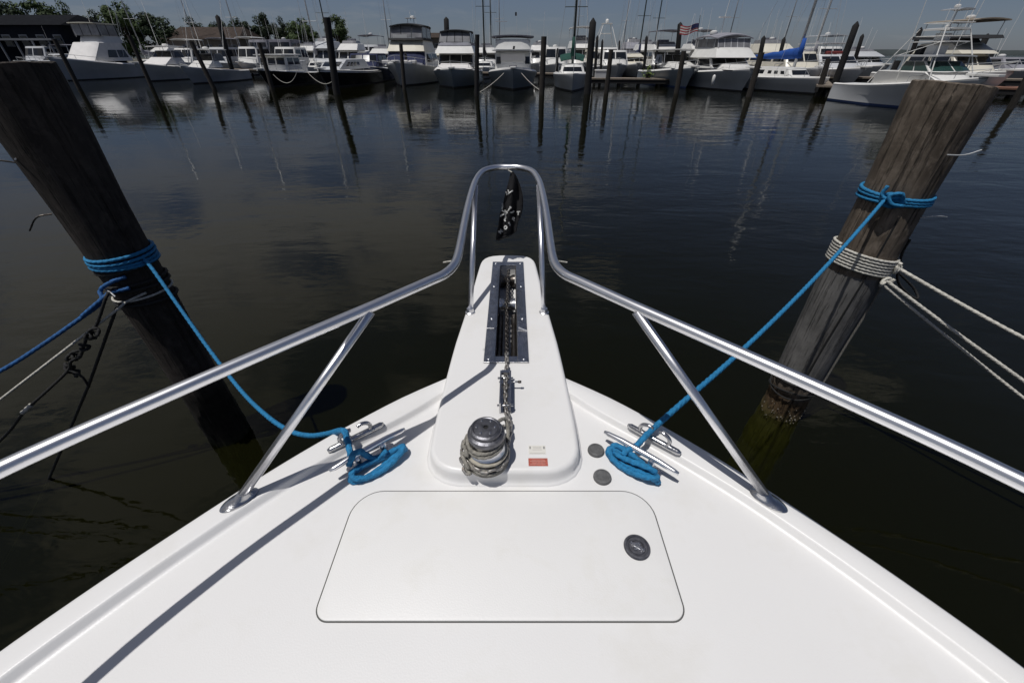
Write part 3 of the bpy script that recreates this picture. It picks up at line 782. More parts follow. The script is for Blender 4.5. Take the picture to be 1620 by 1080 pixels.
# ------------------------------------------------------------------ near pilings
def near_pile(x, y, ztop, rtab, mtl, seed, tilt, lean=(0, 0), waist=0.0):
    r = rtab[0][1]
    rings = []; n = 72; zs = [-2.2 + (ztop + 2.2) * i / 110 for i in range(111)]
    grooves = [(rnd.uniform(0, 6.28), rnd.uniform(0.003, 0.008), rnd.uniform(0.3, 1.2), rnd.uniform(0.0, 1.9)) for _ in range(12)]
    for z in zs:
        ring = []
        for k in range(n):
            a = 2 * math.pi * k / n
            q = lerp_tab(rtab, z)
            q += 0.006 * mnoise.noise(Vector((math.cos(a) * 1.6, math.sin(a) * 1.6, z * 1.1 + seed)))
            q += 0.004 * mnoise.noise(Vector((math.cos(a) * 9, math.sin(a) * 9, z * 1.5 + seed)))
            if z < 0.35: q += (0.35 - z) * 0.02 + 0.014 * mnoise.noise(Vector((math.cos(a) * 6, math.sin(a) * 6, z * 14 + seed)))
            if waist and z < 0.34: q -= waist * min(1, (0.34 - z) / 0.16) * (1 if z > -0.05 else max(0, 1 - (-0.05 - z) / 0.2))
            for (ga, gw, gl, gz) in grooves:
                da = abs((a - ga + math.pi) % (2 * math.pi) - math.pi) * r
                if da < gw and gz < z < gz + gl: q -= 0.006 * (1 - da / gw)
            zz_ = z
            if z > ztop - 0.03:
                zz_ = z + tilt * math.cos(a) * 0.5 + 0.007 * mnoise.noise(Vector((math.cos(a) * 4, math.sin(a) * 4, seed)))
                q -= 0.003 * (z - ztop + 0.03) / 0.03 + 0.005 * max(0, mnoise.noise(Vector((math.cos(a) * 7, math.sin(a) * 7, seed + z * 9))))
            ring.append(Vector((math.cos(a) * q + lean[0] * (z - 1), math.sin(a) * q + lean[1] * (z - 1), zz_)))
        rings.append(ring)
    top = rings[-1]
    c = sum(top, Vector()) / n
    for f_, dz in ((0.95, 0.004), (0.7, 0.006), (0.35, 0.004), (0.05, 0.0)):
        rings.append([c + (p - c) * f_ + Vector((0, 0, dz)) for p in top])
    return MB().loft(rings, closed=True, cap1=True)

WL = wood_pile_mat('left_piling_wood', (0.062, 0.052, 0.045), (0.028, 0.024, 0.021), (0.016, 0.014, 0.011), (0.02, 0.024, 0.008), 0.55)
WR = wood_pile_mat('right_piling_wood', (0.195, 0.160, 0.126), (0.098, 0.077, 0.058), (0.13, 0.085, 0.045), (0.10, 0.092, 0.024), 0.30, sleeve=(0.37, 1.27, (0.215, 0.208, 0.198)))
LP = Vector((-2.205, 2.15, 0)); RP = Vector((2.215, 2.40, 0))
lpile = empty('mooring_piling', LP, 0, 'dark weathered timber piling left of the bow with a blue rope lashing', 'piling')
near_pile(0, 0, 2.362, [(0.0, 0.128), (0.6, 0.131), (1.45, 0.141), (1.75, 0.147), (2.1, 0.165), (2.4, 0.172)], WL, 3.3, 0.01, (-0.015, 0)).build('timber', WL, lpile, auto=50)
rpile = empty('mooring_piling', RP, 0, 'grey brown timber piling right of the bow with white and blue lashings', 'piling')
near_pile(0, 0, 2.275, [(0.0, 0.156), (0.4, 0.153), (1.2, 0.166), (1.7, 0.160), (2.3, 0.176)], WR, 8.1, -0.03, (0.0, 0), 0.02).build('timber', WR, rpile, auto=50)
# sleeve seam and bands on the right piling
mb = MB()
mb.tube([(-0.070, -0.142, 0.40), (-0.066, -0.148, 0.8), (-0.055, -0.158, 1.25), (-0.05, -0.155, 1.66)], 0.006, 6)
mb.build('seam', M['blackr'], rpile)
def ring_path(r, z, tilt=0.0, n=40, a0=0.0, ph=0.0):
    return [Vector((r * math.cos(2 * math.pi * k / n + a0), r * math.sin(2 * math.pi * k / n + a0), z + tilt * math.cos(2 * math.pi * k / n + a0 - ph))) for k in range(n)]
mb = MB()
mb.tube(ring_path(0.160, 0.385, 0.015), 0.006, 6, closed=True); mb.tube(ring_path(0.157, 0.30, 0.06, ph=0.6), 0.006, 6, closed=True); mb.tube(ring_path(0.157, 0.255, -0.05, ph=1.2), 0.006, 6, closed=True)
mb.build('black_band', M['blackr'], rpile)
# barnacles at the waterline
mb = MB()
for i in range(70):
    a = rnd.uniform(math.pi * 0.95, math.pi * 2.05); z = rnd.gauss(0.03, 0.06)
    r_ = rnd.uniform(0.002, 0.005)
    mb.lathe([(r_ * 1.4, 0), (r_ * 0.8, r_ * 1.6)], (0.150 * math.cos(a), 0.150 * math.sin(a), z), 6)
tag(mb.build('barnacles', mat('barnacle', (0.16, 0.145, 0.12), 0.9), rpile), kind='stuff')
# wire ends and spikes
for pth, m in (((((0.10, -0.12, 1.64), (0.17, -0.15, 1.66), (0.22, -0.15, 1.655)), 'alu')), (((0.0, -0.17, 1.98), (0.06, -0.20, 1.985), (0.12, -0.21, 2.01)), 'alu')):
    MB().tube(smooth_path(pth, 4), 0.003, 6).build('wire_end', M[m], rpile)
for pth, m in ((((-0.11, -0.11, 2.0), (-0.05, -0.175, 2.01)), 'alu'), (((-0.155, -0.08, 1.73), (-0.20, -0.12, 1.725), (-0.27, -0.13, 1.66)), 'darksteel'), (((-0.155, -0.07, 1.97), (-0.22, -0.11, 1.99), (-0.24, -0.13, 1.95), (-0.36, -0.12, 1.94)), 'darksteel'), (((-0.03, -0.168, 1.34), (0.01, -0.19, 1.33), (0.03, -0.20, 1.315)), 'alu')):
    MB().tube(smooth_path(pth, 4), 0.004, 6).build('wire_end', M[m], lpile)

# ------------------------------------------------------------------ mooring ropes
BR = 0.0088
def root_rope(name, label): return empty(name, (0, 0, 0), 0, label, 'rope')
# left blue dock line
ln = root_rope('dock_line', 'bright blue dock line from the left piling to the left bow cleat')
zb = 1.475
for k in range(4):
    rope([LP + p for p in ring_path(0.150 + 0.002 * (k % 2), zb - 0.019 * k + 0.022, 0.006, 44, ph=0.2 + k * 1.3)] + [LP + ring_path(0.150 + 0.002 * (k % 2), zb - 0.019 * k + 0.022, 0.006, 44, ph=0.2 + k * 1.3)[0]], BR, M['blue'], 'piling_wrap', ln)
lc = Vector((-0.500, 0.835, 1.466))
path = smooth_path([LP + Vector((0.148, -0.04, zb - 0.01))] + [at_y(px, py, Y) for px, py, Y in ((243, 428, 2.07), (290, 495, 1.92), (340, 565, 1.72), (385, 622, 1.46), (425, 660, 1.20), (460, 682, 1.07), (490, 689, 0.99), (518, 686, 0.915))] + [lc + Vector((-0.012, 0.006, 0.006)), lc + Vector((0.008, -0.02, 0.002)), Vector((-0.470, 0.768, 1.450)), Vector((-0.468, 0.742, 1.436))], 6)
rope(path, BR, M['blue'], 'line', ln)
def figure_eight(a, b, side, turns, name, parent, zlo=1.412, m='blue', wid=0.015):
    a, b = Vector(a), Vector(b); d = (b - a).normalized(); L = (b - a).length; nr = Vector((-d.y, d.x, 0)) * side
    for k in range(turns):
        w_ = wid + 0.007 * k; z = zlo + 0.009 * (k % 3)
        c = (a + b) / 2 + nr * (wid * 0.9 + 0.004 * k)
        pts = []
        for i in range(16):
            q = 2 * math.pi * i / 16
            pts.append(c + d * (L * 0.5 * (1 - 0.05 * k)) * math.cos(q) + nr * w_ * math.sin(q) + Vector((0, 0, z - c.z + 0.010 * math.sin(2 * q + k))))
        P = smooth_path(pts, 4, closed=True); P.append(P[0])
        rope(P, BR * 0.95, M[m], name, parent)
figure_eight((-0.468, 0.722, 1.42), (-0.338, 0.832, 1.42), -1, 2, 'cleat_turn', ln, 1.413, 'blue', 0.017)
rope(smooth_path([(-0.468, 0.742, 1.436), (-0.455, 0.752, 1.465), (-0.440, 0.770, 1.462), (-0.42, 0.775, 1.43), (-0.40, 0.785, 1.415), (-0.375, 0.80, 1.43)], 6), BR, M['blue'], 'cleat_turn', ln)
# right blue dock line
ln = root_rope('dock_line', 'bright blue dock line from the right piling down to the right bow cleat')
zb = 1.735
for k in range(3):
    rp_ = ring_path(0.170, zb - 0.021 * k + 0.02, 0.008, 44, ph=2.0 + k)
    rope([RP + p for p in rp_ + rp_[:1]], BR, M['blue'], 'piling_wrap', ln)
kn = RP + Vector((-0.158, -0.085, zb + 0.005))
rope(smooth_path([kn + Vector(p) for p in ((0.06, -0.05, 0.0), (0.03, -0.055, 0.035), (-0.005, -0.02, 0.02), (0.0, -0.04, -0.02), (0.05, -0.06, -0.03), (0.085, -0.07, -0.005), (0.05, -0.07, 0.025), (0.0, -0.05, 0.01), (-0.02, -0.03, 0.03), (-0.015, -0.035, 0.075))], 6), BR, M['blue'], 'knot', ln)
rope(smooth_path([kn + Vector(p) for p in ((0.07, -0.075, 0.015), (0.04, -0.08, 0.045), (0.0, -0.06, 0.03), (0.02, -0.075, -0.01), (0.08, -0.085, -0.02))], 6), BR, M['blue'], 'knot', ln)
rcx = Vector((0.425, 0.850, 1.462))
path = smooth_path(sagline(kn + Vector((-0.005, -0.045, 0)), rcx + Vector((0.03, 0.03, 0.003)), 0.10, 26)[::3] + [rcx, Vector((0.375, 0.805, 1.452)), Vector((0.345, 0.790, 1.445)), Vector((0.33, 0.785, 1.43))], 5)
rope(path, BR, M['blue'], 'line', ln)
figure_eight((0.300, 0.818, 1.42), (0.420, 0.712, 1.42), -1, 2, 'cleat_turn', ln, 1.413, 'blue', 0.012)
figure_eight((0.310, 0.818, 1.43), (0.412, 0.728, 1.43), -1, 1, 'cleat_turn', ln, 1.432, 'blue', 0.010)
# old blue, white and black lines leading off the left piling
ln = root_rope('mooring_line', 'old dark blue mooring line slack from the left piling')
k0 = LP + Vector((0.0, -0.150, 1.36))
rope(smooth_path([LP + Vector((0.08, -0.13, 1.40)), LP + Vector((0.02, -0.16, 1.385)), k0 + Vector((-0.05, -0.03, -0.015))] + [at_y(160, 478, 1.93), at_y(125, 505, 1.88), at_y(60, 550, 1.78), at_y(0, 587, 1.70), at_y(-90, 630, 1.6), at_y(-200, 660, 1.5), at_y(-700, 740, 1.2)], 7), 0.010, M['bluedk'], 'line', ln)
rope(smooth_path([k0 + Vector((0.08, 0.0, -0.02)), k0 + Vector((-0.02, -0.02, -0.04)), at_y(165, 470, 1.93), at_y(130, 500, 1.885)], 7), 0.010, M['bluedk'], 'line', ln)
ln = root_rope('mooring_line', 'thin white mooring line straight from the left piling')
rope([LP + Vector((0.11, -0.10, 1.285)), LP + Vector((0.02, -0.155, 1.255)), at_y(185, 490, 1.93), at_y(0, 632, 1.72), at_y(-200, 782, 1.5), at_y(-900, 1250, 1.1)], 0.0062, M['white'], 'line', ln)
rp_ = ring_path(0.146, 1.25, 0.01, 44)
rope([LP + p for p in rp_ + rp_[:1]], 0.006, M['white'], 'piling_wrap', ln)
ln = root_rope('mooring_line', 'black mooring line running steeply down from the left piling')
rope([LP + Vector((-0.02, -0.15, 1.24)), at_y(184, 488, 1.94), at_y(140, 610, 1.85), at_y(70, 775, 1.72), at_y(0, 905, 1.62), at_y(-60, 1010, 1.55), at_y(-200, 1250, 1.4)], 0.0075, M['blackr'], 'line', ln)
for z in (1.21, 1.30, 1.33, 1.42):
    rp_ = ring_path(0.147, z, 0.012, 40, ph=z * 9)
    rope([LP + p for p in rp_ + rp_[:1]], 0.009, M['blackr'], 'piling_wrap', ln)
ln = root_rope('mooring_line', 'knotted black mooring line with a white whipping left of the bow')
kp = [k0 + Vector((-0.03, -0.01, -0.04)), at_y(168, 470, 1.92), at_y(152, 515, 1.89), at_y(140, 525, 1.885), at_y(128, 560, 1.87), at_y(112, 572, 1.85), at_y(104, 590, 1.845), at_y(40, 650, 1.75), at_y(0, 697, 1.70), at_y(-120, 800, 1.55), at_y(-500, 1080, 1.25)]
rope(smooth_path(kp, 6), 0.0075, M['blackr'], 'line', ln)
for i, (px, py) in enumerate(((150, 525), (143, 532), (132, 548), (122, 560), (114, 566), (108, 580), (118, 590))):
    c = at_y(px, py, 1.87)
    q = [c + Vector((0.022 * math.cos(a + i), 0.012 * math.sin(2 * a), 0.020 * math.sin(a + i))) for a in [k * 0.7 for k in range(10)]]
    rope(smooth_path(q, 4), 0.008, M['blackr'], 'knot', ln)
rope(smooth_path([at_y(110, 585, 1.85), at_y(130, 596, 1.845), at_y(141, 612, 1.85)], 5), 0.0065, M['blackr'], 'line', ln)
rope([at_y(50, 640, 1.765), at_y(36, 653, 1.745)], 0.012, M['white'], 'whipping', ln)
# white lines on the right piling
ln = root_rope('mooring_line', 'white mooring lines wrapped round the right piling and leading off to the right')
hel = []
for k in range(6 * 40 + 20):
    a = 2 * math.pi * k / 40 + 0.2
    hel.append(RP + Vector((0.175 * math.cos(a), 0.175 * math.sin(a), 1.29 + 0.0185 * k / 40 - 0.03 * math.cos(a))))
rope(hel, 0.0078, M['white'], 'piling_wrap', ln)
ka, kb = RP + Vector((0.115, -0.150, 1.345)), RP + Vector((0.060, -0.178, 1.275))
for c, sc in ((ka, 1.0), (kb, 1.15)):
    q = [c + Vector((rnd.uniform(-.03, .03) * sc, rnd.uniform(-.02, .01), rnd.uniform(-.03, .03) * sc)) for _ in range(9)]
    rope(smooth_path(q, 5), 0.0085, M['white'], 'knot', ln)
for a, e1, e2, r_ in ((ka, (1620, 535), (1750, 598), 0.0095), (kb, (1620, 603), (1740, 690), 0.0095), (kb + Vector((0, 0, -0.03)), (1620, 630), (1740, 722), 0.0085)):
    p1 = at_y(e1[0], e1[1], 1.75); p2 = at_y(e2[0], e2[1], 1.5)
    rope(smooth_path([a, a.lerp(p1, 0.5) + Vector((0, 0, -0.004)), p1, p2, p2 + (p2 - p1) * 2.2 + Vector((0, 0, 0.12))], 8), r_, M['white'], 'line', ln)
ln = root_rope('mooring_line', 'short frayed grey rope end hanging down the right piling')
rope(smooth_path([kb + Vector((-0.01, 0.0, -0.02)), RP + Vector((0.09, -0.150, 1.1)), RP + Vector((0.09, -0.142, 0.8)), RP + Vector((0.085, -0.142, 0.42))], 6), 0.0065, mat('grey_rope', (0.19, 0.18, 0.16), 0.9, var=0.3, vscale=60), 'line', ln)
ln = root_rope('mooring_line', 'black slack rope looped behind the white lines on the right piling')
rope(smooth_path([RP + Vector((0.15, -0.09, 1.50)), RP + Vector((0.165, -0.08, 1.40)), at_y(1420, 442, 2.33), at_y(1437, 465, 2.32), at_y(1452, 472, 2.3), at_y(1445, 455, 2.35), at_y(1418, 428, 2.38)], 6), 0.007, M['blackr'], 'line', ln)

# ------------------------------------------------------------------ the black flag on the pulpit rail
flag = empty('flag', (0, 0, 0), 0, 'black flag with white crossed emblem hanging from the pulpit rail', 'flag')
FO = [(100, 318, 342), (150, 305, 375), (200, 292, 402), (300, 268, 440), (400, 240, 462), (500, 218, 470), (580, 200, 465), (650, 172, 450), (700, 165, 435), (760, 158, 405), (820, 150, 392), (880, 138, 382), (915, 130, 340), (945, 124, 285), (975, 120, 200), (1000, 128, 160)]
def flag_pt(zx, zy, off=0.0):
    px = 770 + zx / 8.31; py = 260 + zy / 8.31
    Y = 2.185 + 0.017 * math.sin(zx * 0.045 + zy * 0.006) + 0.008 * math.sin(zx * 0.09 - zy * 0.012) - 0.00006 * (zy - 100) - off
    return at_y(px, py, Y)
rings = []
for (zy, l_, r_) in FO:
    rings.append([flag_pt(l_ + (r_ - l_) * k / 14, zy + 10 * math.sin(k * 0.6)) for k in range(15)])
cl_ = MB().loft(rings)
back = MB().loft([[p + Vector((0.004, 0.012 + 0.006 * math.sin(i), 0)) for p in r_] for i, r_ in enumerate(rings)])
cl_.add(back.v, back.f)
cl_.build('cloth', M['flag'], flag, smooth=True)
MB().tube([flag_pt(335, 105), Vector((-0.02, 2.205, 1.912))], 0.003, 6).build('lashing', M['white'], flag)
def mark(strokes, wpx, name):
    mb = MB()
    for s in strokes:
        for (x0, y0), (x1, y1) in zip(s, s[1:]):
            L = math.hypot(x1 - x0, y1 - y0) or 1; nx, ny = -(y1 - y0) / L * wpx * 0.62, (x1 - x0) / L * wpx * 0.62
            mb.add([flag_pt(x0 + nx, y0 + ny, 0.012), flag_pt(x1 + nx, y1 + ny, 0.012), flag_pt(x1 - nx, y1 - ny, 0.012), flag_pt(x0 - nx, y0 - ny, 0.012)], [(0, 1, 2, 3)])
    mb.build(name, M['print'], flag)
mark([[(250, 360), (268, 395), (300, 372), (345, 345)], [(280, 335), (290, 378)], [(258, 405), (272, 385)]], 13, 'emblem')
mark([[(205, 510), (212, 550), (200, 590)], [(200, 605), (250, 640), (320, 560)], [(300, 555), (325, 575)], [(180, 690), (185, 672), (250, 640), (340, 632), (362, 612)], [(240, 600), (248, 700), (232, 740), (252, 745)], [(225, 660), (275, 630)]], 15, 'crossed_emblem')
mark([[(395, 625), (440, 620)], [(415, 625), (412, 668)]], 12, 'letter')
mark([[(335, 725), (345, 695), (368, 710), (345, 725), (365, 740)]], 9, 'letter')
mark([[(305, 765), (282, 770), (310, 792), (300, 808)]], 10, 'letter')
mark([[(228, 830), (245, 805), (268, 828), (248, 855), (228, 830)]], 12, 'letter')
mark([[(150, 880), (215, 885)], [(185, 850), (183, 915)], [(160, 900), (208, 862)]], 12, 'letter')

# ------------------------------------------------------------------ moored boats
def face_panel(mb, q, u0, u1, v0, v1, off):
    # thin slab proud of a bilinear quad q = (bl, br, tr, tl)
    def P(u, v): return q[0] * (1 - u) * (1 - v) + q[1] * u * (1 - v) + q[2] * u * v + q[3] * (1 - u) * v
    n = (q[1] - q[0]).cross(q[3] - q[0]).normalized()
    a = [P(u0, v0), P(u1, v0), P(u1, v1), P(u0, v1)]
    mb.hexa([p - n * 0.01 for p in a] + [p + n * off for p in a])

ALLB = []
class Boat:
    def __init__(s, name, label, cat, px, wy, L, B, fb=1.2, fs=0.8, hull='hullw', boot='boot', deck='bw', rz=0.0, group=None, wl=0.55, rake=0.9, flare=1.0, toe=0.10, Y=None, stripe=None, fullness=0.55):
        if Y is None: p = at(px, wy, 0.0)
        else: p = at_y(px, wy, Y); p.z = 0
        s.root = empty(name, (p.x, p.y, 0), rz, label, cat, group)
        ALLB.append((s.root, name))
        s.L, s.B, s.fb, s.fs = L, B, fb, fs
        N = 18; ra, rb, rd = [], [], []
        for i in range(N + 1):
            t = i / N
            bt = (B / 2) * min(1, math.sin(min(1, t / fullness) * math.pi / 2) ** 0.72) * (1 - 0.10 * max(0, (t - 0.7) / 0.3))
            bt = max(bt, 0.02)
            wt = (B / 2) * (0.92 - 0.02 * t) * min(1, math.sin(min(1, max(0, t - 0.02) / (fullness * 1.25)) * math.pi / 2) ** 1.0)
            wt = max(wt, 0.01)
            z = fb + (fs - fb) * (1 - (1 - t) ** 2.0)
            y = t * L; yw = y + rake * (1 - t) ** 2
            mid = bt * (0.5 + 0.5 * (wt / bt)) - (bt - wt) * 0.22 * flare
            ra.append([(-bt, y, z), (-bt * 0.99, y, z - 0.08), (-mid, y + (yw - y) * 0.5, z * 0.5), (-wt, yw, 0.10)])
            rb.append([(-wt, yw, 0.10), (-wt * 0.98, yw, -0.02), (-wt * 0.7, yw + 0.2, -0.5)])
            rd.append((bt, y, z))
        hb, bb = MB(), MB()
        for sg in (1, -1):
            hb.loft([[Vector((x * sg, y, z)) for x, y, z in r_] for r_ in ra])
            bb.loft([[Vector((x * sg, y, z)) for x, y, z in r_] for r_ in rb])
        for (mbx, rr) in ((hb, ra), (bb, rb)):
            e = rr[-1]; vs = [Vector((x, y, z)) for x, y, z in e] + [Vector((-x, y, z)) for x, y, z in reversed(e)]
            mbx.add(vs, [tuple(range(len(vs)))])
            e = rr[0]; vs = [Vector((x, y, z)) for x, y, z in e] + [Vector((-x, y, z)) for x, y, z in reversed(e)]
            mbx.add(vs, [tuple(range(len(vs)))])
        hb.build('hull', M[hull], s.root, auto=45)
        bb.build('bottom', M[boot], s.root)
        db = MB()
        db.loft([[Vector((-b, y, z + 0.02)), Vector((-b * 0.93, y, z + toe)), Vector((-b * 0.86, y, z + 0.03)), Vector((0, y, z + 0.07)), Vector((b * 0.86, y, z + 0.03)), Vector((b * 0.93, y, z + toe)), Vector((b, y, z + 0.02))] for b, y, z in rd])
        db.build('deck', M[deck], s.root, auto=40)
        if stripe:
            sb = MB()
            for sg in (1, -1):
                sb.loft([[Vector((sg * (-r_[0][0] + 0.012), r_[0][1], r_[0][2] - 0.02)), Vector((sg * (-r_[0][0] + 0.012), r_[0][1], r_[0][2] - 0.12))] for r_ in ra])
            sb.build('rub_rail', M[stripe], s.root)
        s.rd = rd
        if name not in ('sailboat',): MB().prism([(-0.22, 0.9), (-0.24, 0.2), (-0.16, -0.55), (0.16, -0.55), (0.24, 0.2), (0.22, 0.9)], fb + 0.08, fb + 0.17, 0.02, 2).build('bow_pulpit', M[deck], s.root)
    def edge(s, t):
        i = min(len(s.rd) - 2, int(t * (len(s.rd) - 1))); f_ = t * (len(s.rd) - 1) - i
        a, b = Vector(s.rd[i]), Vector(s.rd[i + 1]); return a.lerp(b, f_)
    def cabin(s, y0, y1, y2, y3, wb, wt, z0, z1, m='bw', front=None, sides=None, name='cabin', crown=0.06, glass='glass', wb0=None):
        """sloped-front house: y0/y1 = front foot/top, y3/y2 = back foot/top; windows given as (u0,u1,v0,v1)"""
        w0 = wb if wb0 is None else wb0
        a = [Vector((-w0, y0, z0)), Vector((w0, y0, z0)), Vector((wb, y3, z0)), Vector((-wb, y3, z0)), Vector((-wt, y1, z1)), Vector((wt, y1, z1)), Vector((wt, y2, z1)), Vector((-wt, y2, z1))]
        KU = (0.0, 0.08, 0.26, 0.74, 0.92, 1.0); KB = (0.34, 0.14, 0.0, 0.0, 0.14, 0.34)
        dep = min(1.0, (y3 - y0) * 0.8) * (0.4 if 'bridge' in name else 0.8)
        def foot(k, w_, y_): return (-w_ + 2 * w_ * KU[k], y_ + KB[k] * w_ * 0.9 * dep)
        lo = [Vector((*foot(k, w0, y0), z0)) for k in range(6)]; hi = [Vector((*foot(k, wt, y1), z1)) for k in range(6)]
        ringb = lo + [a[2], a[3]]; ringt = hi + [a[6], a[7]]
        mb = MB().loft([ringb, ringt], closed=True, cap0=True, cap1=True)
        if crown:
            c0 = sum(ringt, Vector()) / 8
            rr = [[p + Vector((0, 0, 0.001)) for p in ringt], [c0 + (p - c0) * 0.985 + Vector((0, 0, crown * 0.6)) for p in ringt], [c0 + (p - c0) * 0.90 + Vector((0, 0, crown)) for p in ringt]]
            mb.loft(rr, closed=True, cap1=True)
        o = mb.build(name, M[m], s.root, auto=28)
        def fp(u, v):
            for k in range(5):
                if u <= KU[k + 1] + 1e-9:
                    t_ = (u - KU[k]) / (KU[k + 1] - KU[k]); return lo[k].lerp(lo[k + 1], t_).lerp(hi[k].lerp(hi[k + 1], t_), v)
        def fpanel(u0, u1, v0, v1, mm, off, nm, par):
            us = sorted({u0, u1} | {u for u in KU if u0 < u < u1}); cx_ = (lo[2] + lo[3]) / 2
            nrm = (lo[3] - lo[2]).cross(hi[2] - lo[2]).normalized()
            outv = [(fp(u, (v0 + v1) / 2) - Vector((0, y0 + 1.2 * w0, (z0 + z1) / 2))) for u in us]
            outv = [(nrm + Vector((q.x, 0, 0)).normalized() * 0.5 * abs(2 * u - 1) if abs(q.x) > 1e-6 else nrm).normalized() for q, u in zip(outv, us)]
            ra_ = [[fp(u, v0) + w__ * off, fp(u, v1) + w__ * off, fp(u, v1) - w__ * 0.02, fp(u, v0) - w__ * 0.02] for u, w__ in zip(us, outv)]
            return MB().loft(ra_, closed=True, cap0=True, cap1=True).build(nm, M[mm], par)
        Rr = (lo[5], a[2], a[6], hi[5]); Lr = (a[3], lo[0], hi[0], a[7])
        for (u0, u1, v0, v1) in front or ():
            fpanel(u0, u1, v0, v1, glass, 0.014, 'window', o)
        for (u0, u1, v0, v1) in sides or ():
            g = MB(); face_panel(g, Rr, u0, u1, v0, v1, 0.012); g.build('window', M[glass], o)
            g = MB(); face_panel(g, Lr, 1 - u1, 1 - u0, v0, v1, 0.012); g.build('window', M[glass], o)
        return o
    def top(s, y0, y1, w, z, m='bw', th=0.08, arc=0.0, posts=None, pz=None, name='hardtop', pm='alu', front_arc=0.0):
        rr = []
        for k in range(9):
            y = y0 + (y1 - y0) * k / 8; e = abs(k / 4 - 1)
            lift = -front_arc * e ** 2.2
            wk = w * (1 - 0.10 * e ** 4)
            ring = []
            for j in range(9):
                u = j / 4 - 1; ring.append(Vector((u * wk, y, z + arc * (1 - u * u) + lift)))
            low = [p - Vector((0, 0, th)) for p in reversed(ring)]
            rr.append(ring + low)
        o = MB().loft(rr, closed=True, cap0=True, cap1=True).build(name, M[m], s.root, auto=40)
        for (x, y, dx, dy) in posts or ():
            for sg in (-1, 1):
                MB().tube([(sg * (x + dx), y + dy, pz), (sg * x, y, z - th * 0.5 - front_arc * 0.3)], 0.028, 6).build('post', M[pm], s.root)
        return o
    def panels(s, y0, y1, y2, wb, wt, z0, z1, m='clear', n=3, fm='canvask'):
        """clear curtains round a bridge: front and two sides with dark seams"""
        a = [Vector((-wb, y0, z0)), Vector((wb, y0, z0)), Vector((wt, y1, z1)), Vector((-wt, y1, z1))]
        for k in range(n):
            g = MB(); face_panel(g, a, (k + 0.04) / n, (k + 0.96) / n, 0.05, 0.97, 0.006); g.build('clear_curtain', M[m], s.root)
        for sg in (1, -1):
            q = [Vector((sg * wb, y0, z0)), Vector((sg * wb, y2, z0)), Vector((sg * wt, y2, z1)), Vector((sg * wt, y1, z1))]
            for k in range(2):
                g = MB(); face_panel(g, q, (k + 0.04) / 2, (k + 0.96) / 2, 0.05, 0.97, 0.006); g.build('clear_curtain', M[m], s.root)
        fb_ = MB()
        for k in range(n + 1): fb_.tube([a[0].lerp(a[1], k / n), a[3].lerp(a[2], k / n)], 0.03, 5)
        for sg in (1, -1):
            fb_.tube([(sg * wb, y2, z0), (sg * wt, y2, z1)], 0.03, 5)
            fb_.tube([(sg * wb, (y0 + y2) / 2, z0), (sg * wt, (y1 + y2) / 2, z1)], 0.03, 5)
        fb_.build('curtain_frame', M[fm], s.root)
    def rail(s, t1=0.5, h=0.55, r=0.018, n=6, m='alu', t0=0.0):
        path = []
        for i in range(n * 2 + 1):
            k = (i - n) / n; e = s.edge(t0 + (t1 - t0) * abs(k))
            path.append(Vector((math.copysign(e.x * 0.93, k) if abs(k) > 1e-6 else 0, e.y + 0.05, e.z + 0.1 + h * (1 - 0.25 * abs(k)))))
        o = MB().tube(path, r, 5).build('bow_rail', M[m], s.root)
        for i in range(0, n * 2 + 1, 2):
            p = path[i]
            MB().tube([(p.x, p.y + 0.02, p.z - h * (1 - 0.25 * abs((i - n) / n)) - 0.05), tuple(p)], r * 0.85, 5).build('rail_post', M[m], o)
    def stick(s, p0, p1, r=0.02, m='bw', name='antenna'):
        r *= 0.7
        MB().tube([p0, p1], [r, r * 0.55], 5).build(name, M[m], s.root)
    def dome(s, p, r=0.3, h=0.25, m='bw', name='radar'):
        MB().lathe([(r * 0.9, 0), (r, h * 0.25), (r * 0.9, h * 0.75), (r * 0.4, h)], p, 14).build(name, M[m], s.root, auto=40)
    def hatch(s, x, y, z, w_=0.5, l_=0.5, m='glass'):
        MB().box((x, y, z), (w_, l_, 0.06)).build('deck_hatch', M[m], s.root)
    def fender(s, x, y, z, m='bw'):
        MB().lathe([(0.03, -0.38), (0.11, -0.3), (0.12, 0), (0.11, 0.25), (0.03, 0.33)], (x, y, z), 10).build('fender', M[m], s.root, smooth=True)

BOATS = {}
# 1 dark express cruiser, far left
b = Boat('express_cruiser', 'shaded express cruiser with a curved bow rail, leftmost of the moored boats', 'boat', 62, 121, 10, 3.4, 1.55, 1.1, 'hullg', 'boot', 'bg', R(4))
b.cabin(2.6, 4.2, 7.5, 8.2, 1.25, 1.05, 1.5, 2.5, 'bg', [(0.06, 0.48, 0.2, 0.9), (0.52, 0.94, 0.2, 0.9)], [(0.12, 0.5, 0.3, 0.85), (0.55, 0.9, 0.3, 0.85)]); b.rail(0.6, 0.75, 0.03)
b.top(5.2, 8.4, 1.2, 3.7, 'canvasp', 0.06, 0.1, [(1.1, 5.4, 0.1, -0.4), (1.1, 8.2, 0.1, 0)], 2.2, 'bimini')
